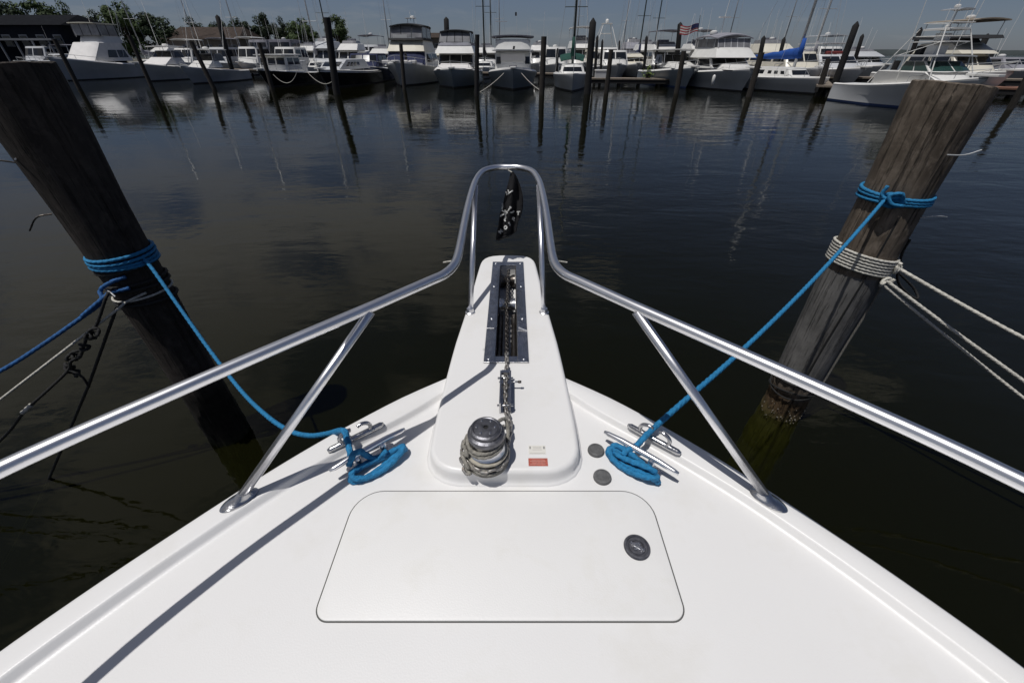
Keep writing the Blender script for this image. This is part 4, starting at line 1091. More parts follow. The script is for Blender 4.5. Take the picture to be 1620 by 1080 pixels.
# 2 sportfisherman with the white front panel
b = Boat('sportfishing_boat', 'sportfishing boat with a tall blank white sloped cabin front, left of the row', 'boat', 96, 129, 13, 4.6, 2.0, 1.2, 'hullg', 'boot', 'bw', R(2), flare=1.5, toe=0.14)
b.cabin(3.4, 5.4, 9.0, 9.4, 1.75, 1.45, 1.75, 3.75, 'coverw', None, [(0.35, 0.62, 0.2, 0.62), (0.66, 0.94, 0.2, 0.62)], wb0=1.55)
b.cabin(6.4, 6.8, 9.4, 9.6, 1.4, 1.3, 3.8, 4.5, 'bg'); b.top(6.2, 9.8, 1.55, 5.9, 'bc', 0.09, 0.05, [(1.35, 6.7, 0.1, 0), (1.35, 9.4, 0.1, 0)], 4.4)
b.panels(6.5, 6.6, 9.2, 1.4, 1.4, 4.5, 5.8, 'clear'); b.rail(0.45, 0.6, 0.022)
b.stick((1.3, 9.4, 5.9), (1.4, 9.9, 9.2), 0.03); b.stick((-1.3, 9.4, 5.9), (-1.4, 9.9, 8.8), 0.03); b.stick((1.6, 8.2, 1.9), (2.2, 9.4, 7.5), 0.04, 'alu', 'outrigger')
# 3
b = Boat('sport_boat', 'low white sport boat with a hardtop and raised white bow cover, third from left', 'boat', 226, 130, 10.5, 3.6, 1.55, 1.0, 'hullg', 'boot', 'bw', R(2), flare=1.4)
b.cabin(2.3, 4.0, 6.0, 6.2, 1.3, 1.1, 1.45, 2.15, 'coverw'); b.cabin(4.4, 5.0, 6.6, 6.6, 1.15, 1.0, 2.15, 2.85, 'clear', [(0.05, 0.48, 0.1, 0.92), (0.52, 0.95, 0.1, 0.92)], [(0.1, 0.9, 0.1, 0.9)])
b.top(4.3, 7.2, 1.35, 3.35, 'bw', 0.09, 0.05, [(1.15, 4.6, 0.1, -0.3), (1.15, 7.0, 0.1, 0.1)], 2.1)
for sg in (-1, 1): b.stick((sg * 1.3, 6.6, 1.3), (sg * 2.3, 8.4, 8.5), 0.04, 'bw', 'outrigger')
b.dome((0.2, 5.5, 3.4), 0.3, 0.22)
# 4
b = Boat('center_console_boat', 'white centre console boat with a grey hull and white hardtop beside the black boat', 'boat', 297, 134, 9.5, 3.3, 1.35, 0.85, 'hullg', 'boot', 'bw', R(2), flare=1.4)
b.cabin(2.2, 3.6, 5.0, 5.2, 1.05, 0.9, 1.25, 1.85, 'bw'); b.cabin(4.0, 4.5, 6.0, 6.2, 0.95, 0.85, 1.85, 2.55, 'clear', [(0.06, 0.94, 0.1, 0.9)], [(0.1, 0.9, 0.1, 0.9)])
b.top(3.7, 6.8, 1.2, 3.0, 'bw', 0.08, 0.04, [(1.0, 4.0, 0.05, -0.3), (1.0, 6.6, 0.05, 0.1)], 1.6)
for sg in (-1, 1): b.stick((sg * 1.1, 6.2, 2.9), (sg * 1.9, 7.8, 9.0), 0.035, 'bw', 'outrigger')
b.dome((0, 5.0, 3.05), 0.28, 0.2); b.rail(0.4, 0.4, 0.02)
# 5 black hull, white pilothouse
b = Boat('workboat', 'black hulled workboat with a small white pilothouse of square windows', 'boat', 418, 140, 9.5, 3.5, 1.25, 0.85, 'hullk', 'boot', 'bw', R(0))
b.cabin(2.4, 2.7, 5.6, 5.6, 1.25, 1.15, 1.2, 2.35, 'bw', [(0.06, 0.32, 0.38, 0.88), (0.37, 0.63, 0.38, 0.88), (0.68, 0.94, 0.38, 0.88)], [(0.06, 0.46, 0.38, 0.88), (0.54, 0.94, 0.38, 0.88)])
b.top(2.1, 6.0, 1.35, 2.52, 'bw', 0.09, 0.04); b.rail(0.42, 0.5, 0.02); b.stick((0.5, 4, 2.5), (0.5, 4.1, 5.5), 0.02)
b.cabin(6.3, 6.4, 7.6, 7.6, 0.9, 0.9, 0.9, 1.9, 'bg')
# 6 black cruiser, low rounded cabin
b = Boat('motor_cruiser', 'black hulled cruiser with a low rounded white cabin and a row of portlights', 'boat', 512, 141, 11, 3.6, 1.3, 1.0, 'hullk', 'boot', 'bw', R(-3), toe=0.07, stripe='bw')
b.cabin(1.6, 3.4, 8.2, 8.6, 1.25, 0.95, 1.25, 2.05, 'bg', [(0.1, 0.9, 0.35, 0.8)], [(0.16, 0.24, 0.35, 0.75), (0.30, 0.38, 0.35, 0.75), (0.44, 0.52, 0.35, 0.75), (0.58, 0.66, 0.35, 0.75)], wb0=0.9)
b.rail(0.5, 0.5, 0.02)
# 7 big flybridge motor yacht, navy covers
b = Boat('flybridge_yacht', 'tall flybridge yacht with a black bimini and navy windscreen covers', 'boat', 630, 138, 13, 4.7, 1.75, 1.2, 'hullg', 'boot', 'bw', R(-2), flare=1.3, toe=0.16)
b.cabin(3.0, 4.2, 10, 10.3, 1.95, 1.7, 1.5, 2.75, 'bw', None, [(0.1, 0.5, 0.25, 0.85), (0.54, 0.92, 0.25, 0.85)])
o = b.cabin(2.97, 4.12, 5.0, 5.2, 1.90, 1.68, 1.62, 2.72, 'canvasn', name='windscreen_cover', crown=0)
b.cabin(3.9, 4.9, 9.5, 9.6, 1.75, 1.5, 2.80, 3.75, 'bc', None, None, 'flybridge'); b.cabin(4.4, 4.5, 9.6, 9.6, 1.62, 1.62, 3.78, 3.95, 'canvask', name='bridge_coaming', crown=0)
b.panels(5.0, 5.5, 9.2, 1.5, 1.45, 3.95, 5.1); b.top(5.1, 9.6, 1.65, 5.12, 'canvask', 0.10, 0.22, None, None, 'bimini', front_arc=0.12)
MB().box((-0.55, 4.92, 4.12), (1.3, 0.08, 0.3)).build('bridge_screen', M['bw'], b.root)
b.top(7.2, 8.0, 0.5, 5.85, 'bw', 0.05, 0, [(0.3, 7.6, 0, 0)], 5.2, 'antenna_mount'); b.stick((0, 7.6, 5.6), (0.0, 7.6, 6.5), 0.03); b.dome((0.2, 7.6, 5.85), 0.2, 0.2)
for x in (-1.3, -0.5, 0.35, 1.1): MB().prism([(x - .3, 1.6), (x + .3, 1.6), (x + .26, 2.4), (x - .26, 2.4)], 1.75, 2.02, 0.08, 2).build('deck_locker', M['coverw'], b.root)
b.rail(0.5, 0.6, 0.022); b.hatch(0, 1.3, 1.86)
MB().tube([(0.25, 2.9, 1.8), (0.3, 2.8, 2.6)], 0.12, 8).build('spotlight', M['canvask'], b.root)
# 8 flybridge sedan with oval white foredeck
b = Boat('flybridge_sedan', 'flybridge sedan with clear bridge curtains and a dark wraparound windscreen, slate hull', 'boat', 716, 141, 11.5, 4.15, 1.35, 0.95, 'hullsb', 'boot', 'bw', R(0), toe=0.12, fullness=0.36, flare=0.6)
b.cabin(1.0, 2.4, 3.0, 3.2, 1.55, 1.25, 1.35, 1.68, 'coverw', crown=0.1, name='foredeck_trunk')
b.cabin(3.2, 3.9, 9.4, 9.6, 1.62, 1.50, 1.5, 2.55, 'bw', [(0.03, 0.33, 0.16, 0.92), (0.345, 0.655, 0.16, 0.92), (0.67, 0.97, 0.16, 0.92)], [(0.03, 0.45, 0.3, 0.9), (0.5, 0.94, 0.3, 0.9)])
b.cabin(2.75, 3.55, 9.0, 9.1, 1.68, 1.45, 2.60, 3.22, 'bw', name='flybridge'); b.cabin(3.5, 3.7, 8.6, 8.7, 1.42, 1.40, 3.24, 3.5, 'canvasgy', name='bridge_coaming', crown=0)
b.panels(3.75, 4.3, 8.4, 1.38, 1.25, 3.5, 4.42, 'clear', 4); b.top(4.0, 8.6, 1.36, 4.5, 'canvask', 0.08, 0.14, None, None, 'bimini', front_arc=0.1)
b.rail(0.42, 0.55, 0.02); b.stick((1.3, 8.4, 4.4), (1.3, 8.6, 7.6), 0.02)
# 9 pilothouse trawler
b = Boat('pilothouse_trawler', 'white pilothouse trawler seen bow on with two mooring lines crossing its dark stem', 'boat', 812, 144, 11, 4.3, 1.42, 0.9, 'hullsb', 'boot', 'bw', R(0.5), toe=0.16, fullness=0.48, flare=1.2)
b.cabin(2.6, 2.9, 8.5, 8.6, 1.48, 1.42, 1.25, 2.72, 'bw', [(0.03, 0.16, 0.35, 0.74), (0.84, 0.97, 0.35, 0.74)], [(0.08, 0.3, 0.35, 0.78), (0.36, 0.6, 0.35, 0.78), (0.66, 0.9, 0.35, 0.78)])
MB().box((0, 2.72, 2.30), (2.0, 0.05, 0.55), Matrix.Rotation(R(-11), 3, 'X')).build('window_cover', M['coverw'], b.root)
b.top(2.2, 8.8, 1.72, 2.88, 'bg', 0.08, 0.03); b.cabin(2.9, 3.1, 6.4, 6.5, 1.42, 1.36, 2.92, 3.62, 'bw', name='flybridge')
b.top(3.0, 7.6, 1.75, 3.95, 'canvasp', 0.10, 0.08, [(1.38, 3.2, 0, 0), (1.38, 7.3, 0, 0)], 3.0, 'bimini'); b.rail(0.45, 0.4, 0.02)
for x, h in ((-1.0, 5.2), (0.35, 5.9), (1.25, 5.3)): b.stick((x, 5.5, 3.9), (x, 5.5, h), 0.022)
MB().box((-0.95, 5.5, 5.15), (1.0, 0.05, 0.06)).build('antenna_bar', M['bg'], b.root)
MB().box((0.27, 5.5, 5.72), (0.14, 0.02, 0.28)).build('burgee', M['canvask'], b.root)
MB().box((0, 1.9, 1.62), (0.6, 0.3, 0.10)).build('deck_box', M['canvasp'], b.root); MB().tube([(0.05, 2.66, 2.9), (0.1, 2.6, 3.15)], 0.08, 8).build('spotlight', M['canvask'], b.root)
# 10 sailboat, green covers
def sailboat(name, label, px, wy, L, B, fb, hull, mastm, mh, my, cover, rz=0, Y=None, furl=None, boom=True, coach='bw', group=None, boot='boot', r=0.10):
    b = Boat(name, label, 'boat', px, wy, L, B, fb, fb * 0.85, hull, boot, 'bw', rz, Y=Y, fullness=0.6, rake=0.8, flare=0.7, toe=0.08, group=group)
    b.cabin(L * 0.24, L * 0.30, L * 0.66, L * 0.68, B * 0.33, B * 0.27, fb * 0.95, fb + 0.5, coach, [(0.1, 0.9, 0.3, 0.8)], [(0.12, 0.22, 0.35, 0.7), (0.3, 0.4, 0.35, 0.7), (0.48, 0.58, 0.35, 0.7), (0.7, 0.9, 0.3, 0.75)])
    MB().tube([(0, my, fb), (0, my, mh)], [r, r * 0.75], 8).build('mast', M[mastm], b.root, smooth=True)
    for z in (mh * 0.42, mh * 0.72): MB().tube([(-B * 0.28, my, z), (B * 0.28, my, z)], 0.03, 5).build('spreader', M[mastm], b.root)
    rg = MB()
    for sg in (-1, 1):
        rg.tube([(sg * B * 0.45, my + 0.2, fb), (sg * B * 0.28, my, mh * 0.42), (sg * B * 0.28, my, mh * 0.72), (0, my, mh)], 0.012, 4)
    rg.tube([(0, L - 0.1, fb * 0.9), (0, my, mh)], 0.012, 4); rg.tube([(0, 0.2, fb), (0, my - 0.05, mh - 0.2)], 0.014 if not furl else 0.06, 5)
    rg.build('rigging', M[furl or 'alu'], b.root)
    if boom:
        MB().tube([(0, my, fb + 1.15), (0, L * 0.86, fb + 1.2)], 0.07, 8).build('boom', M['alu'], b.root)
        rr = []
        for k in range(10):
            t = k / 9; y = my - 0.12 + (L * 0.86 - my) * t; h = 0.55 * (1 - t) ** 1.2 + 0.22; wv = 0.2 * (1 - 0.5 * t)
            ring = [Vector((wv * math.sin(a) , y, fb + 1.05 + h * 0.5 + h * 0.5 * -math.cos(a) + 0.03 * math.sin(k * 2.1 + a))) for a in [2 * math.pi * j / 10 for j in range(10)]]
            rr.append(ring)
        MB().loft(rr, closed=True, cap0=True, cap1=True).build('sail_cover', M[cover], b.root, smooth=True)
        if cover: MB().tube([(0, my - 0.16, fb + 1.1), (0, my - 0.14, fb + 2.3)], [0.2, 0.13], 8).build('mast_cover', M[cover], b.root, smooth=True)
    b.rail(0.3, 0.55, 0.016, 4); return b
b = sailboat('sailboat', 'grey hulled sailboat with a dark mast and green sail cover', 905, 147, 9.5, 3.0, 1.15, 'hullw', 'aludk', 12.5, 3.6, 'canvasg', R(-5))
b.top(4.6, 6.2, 1.0, 2.3, 'canvasg', 0.05, 0.15, None, None, 'dodger', front_arc=0.4)
# 11 walkaround
b = Boat('walkaround_boat', 'white walkaround boat with a hardtop on thin pipes and a blue bottom', 'boat', 1092, 141, 9.5, 3.7, 1.45, 0.95, 'hullsb', 'bootb', 'bw', R(3), flare=1.3, toe=0.14)
b.cabin(1.4, 3.2, 4.6, 4.8, 1.2, 1.0, 1.42, 1.85, 'bw', name='cuddy'); b.hatch(0, 2.7, 1.80, 0.6, 0.5)
b.cabin(3.6, 4.4, 6.0, 6.0, 1.35, 1.2, 1.75, 2.5, 'clear', [(0.03, 0.32, 0.06, 0.95), (0.35, 0.65, 0.06, 0.95), (0.68, 0.97, 0.06, 0.95)], [(0.05, 0.5, 0.06, 0.95)], 'windscreen', 0)
b.top(3.4, 6.8, 1.55, 2.95, 'bw', 0.08, 0.04, [(1.35, 3.7, 0, -0.3), (1.35, 6.6, 0, 0.1)], 1.7); b.rail(0.5, 0.55, 0.022)
for sg in (-1, 1): b.stick((sg * 1.3, 6.0, 2.9), (sg * 1.7, 6.4, 6.0), 0.025)
# 12 flybridge with bimini and radar mast
b = Boat('convertible_yacht', 'convertible yacht with a curved grey bimini, radar mast and dark windscreen', 'boat', 1183, 147, 11, 4.2, 1.45, 1.0, 'hullg', 'boot', 'bw', R(4), flare=1.3, toe=0.12)
b.cabin(1.2, 2.6, 3.2, 3.3, 1.3, 1.1, 1.4, 1.72, 'bw', name='foredeck_trunk', crown=0.09)
b.cabin(3.0, 3.9, 8.4, 8.6, 1.6, 1.45, 1.45, 2.25, 'bw', [(0.03, 0.34, 0.12, 0.95), (0.36, 0.64, 0.12, 0.95), (0.66, 0.97, 0.12, 0.95)], [(0.05, 0.5, 0.2, 0.9), (0.54, 0.92, 0.2, 0.9)])
b.cabin(2.8, 3.6, 8.2, 8.3, 1.65, 1.35, 2.28, 3.0, 'bw', name='flybridge'); b.panels(3.7, 4.0, 7.8, 1.3, 1.3, 3.02, 3.75, 'clear', 5, 'bg')
b.top(3.8, 8.0, 1.6, 3.95, 'canvasgy', 0.09, 0.28, [(1.4, 4.2, 0, 0), (1.4, 7.6, 0, 0)], 3.0, 'bimini', front_arc=0.2)
b.stick((0.1, 6.6, 4.1), (0.1, 6.6, 5.4), 0.06, 'bw', 'radar_mast'); MB().box((0.1, 6.6, 5.42), (0.9, 0.3, 0.10)).build('radar_bar', M['bw'], b.root); b.dome((-1.1, 5.4, 4.05), 0.3, 0.32); b.stick((0.1, 6.6, 5.4), (0.4, 6.8, 9.2), 0.03); b.stick((-1.5, 7, 3.0), (-1.6, 7, 6.0), 0.02); b.rail(0.45, 0.5, 0.02); b.fender(-1.95, 1.9, 0.75)
# 13 sailboat, blue cover
b = sailboat('sailboat', 'white sailboat with a bright blue sail cover and leaning pale mast', 1302, 151, 9.5, 2.9, 1.0, 'hullw', 'alu', 13.0, 3.4, 'canvasb', R(14))
# 14 tuna tower sportfish at right
b = Boat('sportfishing_boat', 'sportfishing boat with a tall pipe tuna tower beside the right piling', 'boat', 1562, 125, 7.6, 3.2, 1.46, 0.86, 'hullw', 'bootb', 'bw', R(5), flare=1.5, toe=0.08, rake=1.3, Y=22.4)
DY = -0.75
b.cabin(0.9, 1.8, 4.9, 5.0, 1.30, 1.18, 1.05, 1.66, 'bw', None, [(0.25, 0.36, 0.35, 0.6), (0.42, 0.53, 0.35, 0.6)], name='cuddy', wb0=0.75)
b.cabin(2.4 + DY, 3.1 + DY, 4.4 + DY, 4.5 + DY, 1.12, 1.0, 1.70, 2.22, 'bw', [(0.03, 0.48, 0.08, 0.95), (0.52, 0.97, 0.08, 0.95)], [(0.04, 0.48, 0.08, 0.95), (0.52, 0.96, 0.08, 0.95)], 'windscreen', 0, 'gglass')
b.top(2.7 + DY, 5.3 + DY, 1.18, 2.50, 'bg', 0.07, 0.03, [(1.0, 3.0 + DY, 0.05, -0.3), (1.0, 5.1 + DY, 0.05, 0.2)], 1.0)
b.top(3.1 + DY, 5.0 + DY, 0.75, 3.18, 'bw', 0.05, 0.02); b.top(3.3 + DY, 4.7 + DY, 0.62, 3.78, 'bw', 0.09, 0.05); b.top(3.4 + DY, 4.4 + DY, 0.45, 4.66, 'bg', 0.05, 0.05, None, None, 'sunshade')
MB().box((0, 4.0 + DY, 2.72), (0.7, 0.5, 0.5)).build('helm_console', M['bg'], b.root); MB().box((0, 4.0 + DY, 3.40), (0.5, 0.4, 0.35)).build('helm_console', M['bg'], b.root)
MB().box((0, 4.75 + DY, 2.75), (0.5, 0.35, 0.45)).build('helm_seat', M['canvask'], b.root)
MB().tube([(0, 3.9 + DY, 3.8), (0, 3.9 + DY, 4.64)], 0.03, 6).build('sunshade_post', M['alu'], b.root)
for sg in (-1, 1):
    for (ya, yb) in ((2.3 + DY, 3.4 + DY), (6.0 + DY, 4.8 + DY)):
        MB().tube([(sg * 1.25, ya, 1.05), (sg * 0.98, (ya + yb) / 2, 2.4), (sg * 0.66, yb, 3.78)], 0.026, 6).build('tower_leg', M['bw'], b.root)
    MB().tube([(sg * 0.72, 3.2 + DY, 3.16), (sg * 1.0, 5.2 + DY, 2.45)], 0.02, 6).build('tower_brace', M['bw'], b.root)
    b.stick((sg * 1.25, 4.2 + DY, 1.2), (sg * 1.5, 4.6 + DY, 8.0), 0.028, 'bw', 'outrigger')
    b.stick((sg * 0.6, 3.4 + DY, 3.8), (sg * 0.62, 3.4 + DY, 6.0), 0.02)
for z, wv in ((3.42, 0.7), (4.05, 0.58)):
    MB().tube([(-wv, 3.25 + DY, z), (wv, 3.25 + DY, z), (wv, 4.8 + DY, z), (-wv, 4.8 + DY, z)], 0.018, 6, closed=True).build('guard_rail', M['bw'], b.root)
b.dome((-0.2, 3.8 + DY, 4.72), 0.13, 0.16); b.dome((0.62, 4.6 + DY, 3.85), 0.13, 0.16); b.rail(0.35, 0.35, 0.016)

# second row and farther boats, seen over the first
def small_cruiser(label, px, Y, L, B, roof, hull='hullw', m='bw', top=None, name='cabin_cruiser', fly=None, tower=False, rz=0.0, glass='glass'):
    b = Boat(name, label, 'boat', px, 100, L, B, 1.4, 1.0, hull, 'boot', 'bw', rz, Y=Y)
    z1 = roof if not fly else roof - fly
    b.cabin(L * 0.22, L * 0.32, L * 0.72, L * 0.74, B * 0.40, B * 0.35, 1.35, z1, m, [(0.05, 0.48, 0.4, 0.9), (0.52, 0.95, 0.4, 0.9)], [(0.06, 0.46, 0.4, 0.88), (0.52, 0.94, 0.4, 0.88)], glass=glass)
    if fly:
        b.cabin(L * 0.27, L * 0.40, L * 0.68, L * 0.7, B * 0.37, B * 0.32, z1 + 0.08, roof - fly * 0.3, m, name='flybridge')
        b.cabin(L * 0.41, L * 0.44, L * 0.60, L * 0.61, B * 0.27, B * 0.25, roof - fly * 0.3 + 0.07, roof + 0.05, 'clear', name='bridge_screen', crown=0)
        MB().box((0, L * 0.55, roof + 0.05), (B * 0.3, 0.4, 0.5)).build('helm_seat', M['canvasgy'], b.root)
    if top: b.top(L * 0.32, L * 0.72, B * 0.38, roof + 1.25, top, 0.08, 0.12, [(B * 0.33, L * 0.36, 0, 0), (B * 0.33, L * 0.7, 0, 0)], roof, 'bimini')
    if tower:
        for sg in (-1, 1):
            MB().tube([(sg * B * 0.36, L * 0.4, roof), (sg * 0.6, L * 0.5, roof + 3.4)], 0.05, 6).build('tower_leg', M['bw'], b.root)
            MB().tube([(sg * B * 0.36, L * 0.68, roof), (sg * 0.6, L * 0.58, roof + 3.4)], 0.05, 6).build('tower_leg', M['bw'], b.root)
            b.stick((sg * B * 0.45, L * 0.5, 1.4), (sg * B * 0.75, L * 0.6, roof + 7), 0.05, 'bw', 'outrigger')
        b.top(L * 0.48, L * 0.6, 0.75, roof + 2.1, 'bw', 0.1); b.top(L * 0.48, L * 0.6, 0.75, roof + 3.5, 'bw', 0.1); b.dome((0, L * 0.54, roof + 3.6), 0.25, 0.5)
    r9 = random.Random(int(px) * 7 + int(Y))
    for q in range(r9.randint(1, 3)):
        x_ = r9.uniform(-0.4, 0.4) * B; y_ = L * r9.uniform(0.35, 0.7)
        b.stick((x_, y_, 1.6), (x_ * r9.uniform(0.9, 1.3), y_ + r9.uniform(0, 0.6), roof + r9.uniform(1.6, 4.6)), 0.028)
    if r9.random() < 0.5 and not tower: b.dome((0, L * 0.5, roof + (1.4 if top else 0.1)), 0.28, 0.25)
    b.rail(0.4, 0.6, 0.03, 4); return b
small_cruiser('plum grey tarpaulin covered cruiser, in front of the far trees left of centre', 432, 66, 10, 4.2, 4.4, 'hullg', 'canvasp', name='covered_boat')
small_cruiser('grey tarpaulin covered boat behind the white pilothouse workboat', 400, 72, 9, 3.8, 4.5, 'hullg', 'canvasgy', name='covered_boat')
small_cruiser('white boxy cabin boat behind the black workboat mooring', 437, 58, 9, 3.4, 3.3, 'hullw', 'bw')
small_cruiser('small white two storey cabin boat left of the thick leaning piling', 501, 57, 9, 3.2, 4.3, 'hullw', 'bg', fly=1.2)
small_cruiser('white cabin cruiser right behind the thick leaning piling', 541, 56, 9, 3.2, 4.0, 'hullw', 'bw', fly=1.1)
small_cruiser('navy canvas covered cruiser behind the black cruiser with portlights', 562, 47, 9, 3.9, 2.55, 'hulln', 'canvasn', name='covered_boat')
small_cruiser('pale cruiser with a bimini left of the tall flybridge yacht', 577, 66, 10, 3.8, 3.7, 'hullw', 'bg', 'canvasp')
small_cruiser('cream cruiser half hidden between the black bimini yacht and the sedan', 690, 60, 10, 3.4, 3.2, 'hullw', 'bc', fly=0.9)
small_cruiser('small white cruiser between the flybridge sedan and the trawler', 766, 62, 10, 4.0, 3.6, 'hullw', 'bw', fly=1.0)
small_cruiser('white cabin boat between the trawler and the green covered sailboat', 882, 58, 9, 3.6, 3.3, 'hullw', 'bw')
small_cruiser('white flybridge cruiser with a pale tower behind the green sail cover', 926, 62, 11, 4.2, 4.6, 'hullw', 'bw', 'bw', fly=1.4)
small_cruiser('white sportfishing boat with a slender white tower and twin poles', 967, 70, 12, 4.4, 3.4, 'hullw', 'bw', tower=True, name='sportfishing_boat')
small_cruiser('white cabin cruiser with a dark open stern by the gap dock', 980, 54, 9, 3.8, 2.9, 'hullw', 'bw')
small_cruiser('low white cruiser right of the gap dock', 1011, 58, 9, 3.4, 2.7, 'hullw', 'bc', fly=0.6)
small_cruiser('distant pinkish grey flybridge boat above the gap dock', 1010, 82, 11, 4.4, 4.9, 'hullw', 'canvasgy', fly=1.6)
small_cruiser('white cruiser with a grey bimini behind the walkaround boat', 1066, 56, 10, 4.4, 3.9, 'hullw', 'bw', 'canvasp', fly=1.0)
small_cruiser('white runabout between the walkaround and the convertible yacht', 1134, 50, 9, 3.6, 2.8, 'hullw', 'bw')
small_cruiser('cream two deck motor yacht behind the blue sail cover', 1262, 50, 13, 4.8, 4.0, 'hullw', 'bc', fly=1.4, name='motor_yacht')
small_cruiser('cream sedan cruiser between the blue covered sailboat and the dark twin pilings', 1305, 40, 11, 3.8, 2.7, 'hullw', 'bc')
b = small_cruiser('shaded cruiser with a red trimmed windscreen behind the dark twin pilings', 1372, 40, 12, 4.4, 2.45, 'hullw', 'bg', name='express_cruiser')
MB().prism([(-0.8, 4.2), (0.6, 4.2), (0.5, 4.9), (-0.7, 4.9)], 2.55, 2.8, 0.1, 2).build('windscreen', M['redc'], b.root); b.top(4.6, 8.4, 1.5, 3.5, 'bg', 0.09, 0.04, [(1.3, 4.9, 0, -0.2), (1.3, 8.2, 0, 0)], 2.4)
b = small_cruiser('cream flybridge yacht with a tan bimini beyond the tuna tower boat', 1612, 32, 10.5, 3.6, 3.6, 'hullw', 'bc', 'canvast', fly=1.1, name='flybridge_yacht')
b.cabin(3.2, 3.4, 8.0, 8.1, 1.45, 1.4, 3.62, 3.85, 'canvask', name='bridge_coaming', crown=0)
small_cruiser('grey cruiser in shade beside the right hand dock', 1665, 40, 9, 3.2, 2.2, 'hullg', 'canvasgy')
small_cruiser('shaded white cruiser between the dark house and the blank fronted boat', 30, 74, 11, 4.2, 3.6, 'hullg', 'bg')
small_cruiser('pale cruiser in front of the brown roofed house', 330, 68, 10, 3.8, 3.4, 'hullw', 'bg', 'canvasgy')
small_cruiser('white cruiser behind the low sport boat hardtop', 272, 70, 10, 3.6, 3.3, 'hullw', 'bw', 'bw')
small_cruiser('white cruiser with grey hull left of the row of leaning pilings', 470, 68, 10, 3.8, 3.9, 'hullw', 'bw', fly=1.0)
for a in (
    ('white cruiser squeezed between the navy covered boat and the black bimini yacht', 592, 60, 9, 3.2, 3.4, 'hullw', 'bw', None, 'cabin_cruiser', 0.9),
    ('white sportfishing boat with twin poles behind the black bimini yacht', 655, 64, 11, 3.8, 4.4, 'hullw', 'bw', 'bw', 'sportfishing_boat', 1.2),
    ('low white cruiser left of the tallest dark mast', 748, 66, 9, 3.4, 3.2, 'hullw', 'bg'),
    ('white cruiser with a flying bridge right of the pilothouse trawler', 856, 66, 10, 3.6, 4.0, 'hullw', 'bw', None, 'cabin_cruiser', 1.1),
    ('cream cruiser between the cone capped piling and the slender white tower', 948, 60, 9, 3.2, 3.0, 'hullw', 'bc'),
    ('white flybridge boat seen over the low cruisers of the gap', 1036, 64, 10, 3.8, 4.1, 'hullw', 'bw', None, 'cabin_cruiser', 1.2),
    ('white cruiser directly left of the convertible yacht bimini', 1122, 58, 10, 3.6, 4.0, 'hullw', 'bw', 'canvasgy', 'cabin_cruiser', 1.0),
    ('white cruiser between the convertible yacht and the blue sail cover', 1226, 56, 10, 3.6, 3.3, 'hullw', 'bw', None, 'cabin_cruiser', 0.9),
    ('white hardtop cruiser seen past the tall leaning tarred pair', 1338, 54, 10, 3.8, 3.3, 'hullw', 'bw', 'bg'),
    ('pale cruiser seen between the leaning pair and the tuna tower', 1408, 50, 10, 3.8, 3.0, 'hullw', 'bg', None, 'cabin_cruiser', 0.8),
    ('small white cruiser at the foot of the green trees, left of the sport boat', 236, 78, 10, 3.6, 3.8, 'hullw', 'bw', None, 'cabin_cruiser', 1.0),
    ('white cabin boat right of the brown roofed house', 378, 64, 9, 3.4, 3.4, 'hullw', 'bw', 'bw')):
    small_cruiser(*a[:8], top=a[8] if len(a) > 8 else None, name=a[9] if len(a) > 9 else 'cabin_cruiser', fly=a[10] if len(a) > 10 else None)
# masts of sailboats farther in
for (label, px, Y, mh, mm, cov, lean) in (
    ('distant sailboat with a tall white mast left of the thick leaning piling', 482, 56, 13, 'alu', 'canvasgy', -2),
    ('distant sailboat with a dark mast in front of the green trees', 512, 64, 16, 'aludk', 'canvasn', 3),
    ('sailboat with the tallest dark mast between the sedan and the trawler', 764, 55, 16, 'aludk', 'canvask', 0),
    ('far sailboat with a thin dark mast right beside the taller dark mast', 776, 70, 17, 'aludk', 'canvasn', 0),
    ('distant sailboat with a thin dark mast above the gap dock', 1022, 62, 15, 'aludk', 'canvasn', 2),
    ('sailboat with a slim mast and a masthead light left of the striped flag', 1046, 66, 15, 'aludk', 'canvasgy', 3),
    ('sailboat with a pale mast behind the dark twin pilings', 1322, 46, 14, 'alu', 'canvasgy', 2),
    ('sailboat with a pale mast behind the blank fronted boat', 205, 75, 16, 'alu', 'canvasgy', 0),
    ('distant sailboat with a hair thin mast over the black bimini yacht', 612, 85, 17, 'alu', 'canvasgy', 1),
    ('distant sailboat with a thin grey mast right of the green sail cover', 915, 84, 18, 'alu', 'canvasn', 0),
    ('distant sailboat with a thin grey mast over the slender white tower', 990, 88, 17, 'alu', 'canvasgy', 0),
    ('distant sailboat with a thin grey mast over the convertible yacht', 1160, 80, 17, 'alu', 'canvasgy', 1),
    ('distant sailboat with a thin grey mast over the cream two deck yacht', 1250, 78, 17, 'alu', 'canvasn', 0),
    ('distant sailboat with a thin grey mast left of the trawler antennas', 790, 90, 18, 'alu', 'canvasgy', 0),
    ('sailboat with a thin pale mast over the brown roof', 300, 84, 16, 'alu', 'canvasgy', 0),
    ('sailboat with a thin pale mast rising over the centre console boat', 366, 72, 16, 'alu', 'canvasn', 0)):
    sailboat('sailboat', label, px, 100, 10, 3.0, 1.1, 'hullw', mm, mh, 3.8, cov, R(lean), Y=Y, r=0.09)

# true heights of everything above the sheer line of the motor boats
for root_, nm_ in ALLB:
    if nm_ == 'sailboat': continue
    todo = list(root_.children)
    while todo:
        o_ = todo.pop(); todo += list(o_.children)
        if o_.name.split('.')[0] in ('hull', 'bottom', 'deck', 'rub_rail', 'bow_pulpit'): continue
        for v_ in o_.data.vertices:
            if v_.co.z > 1.35: v_.co.z = 1.35 + (v_.co.z - 1.35) * 0.85
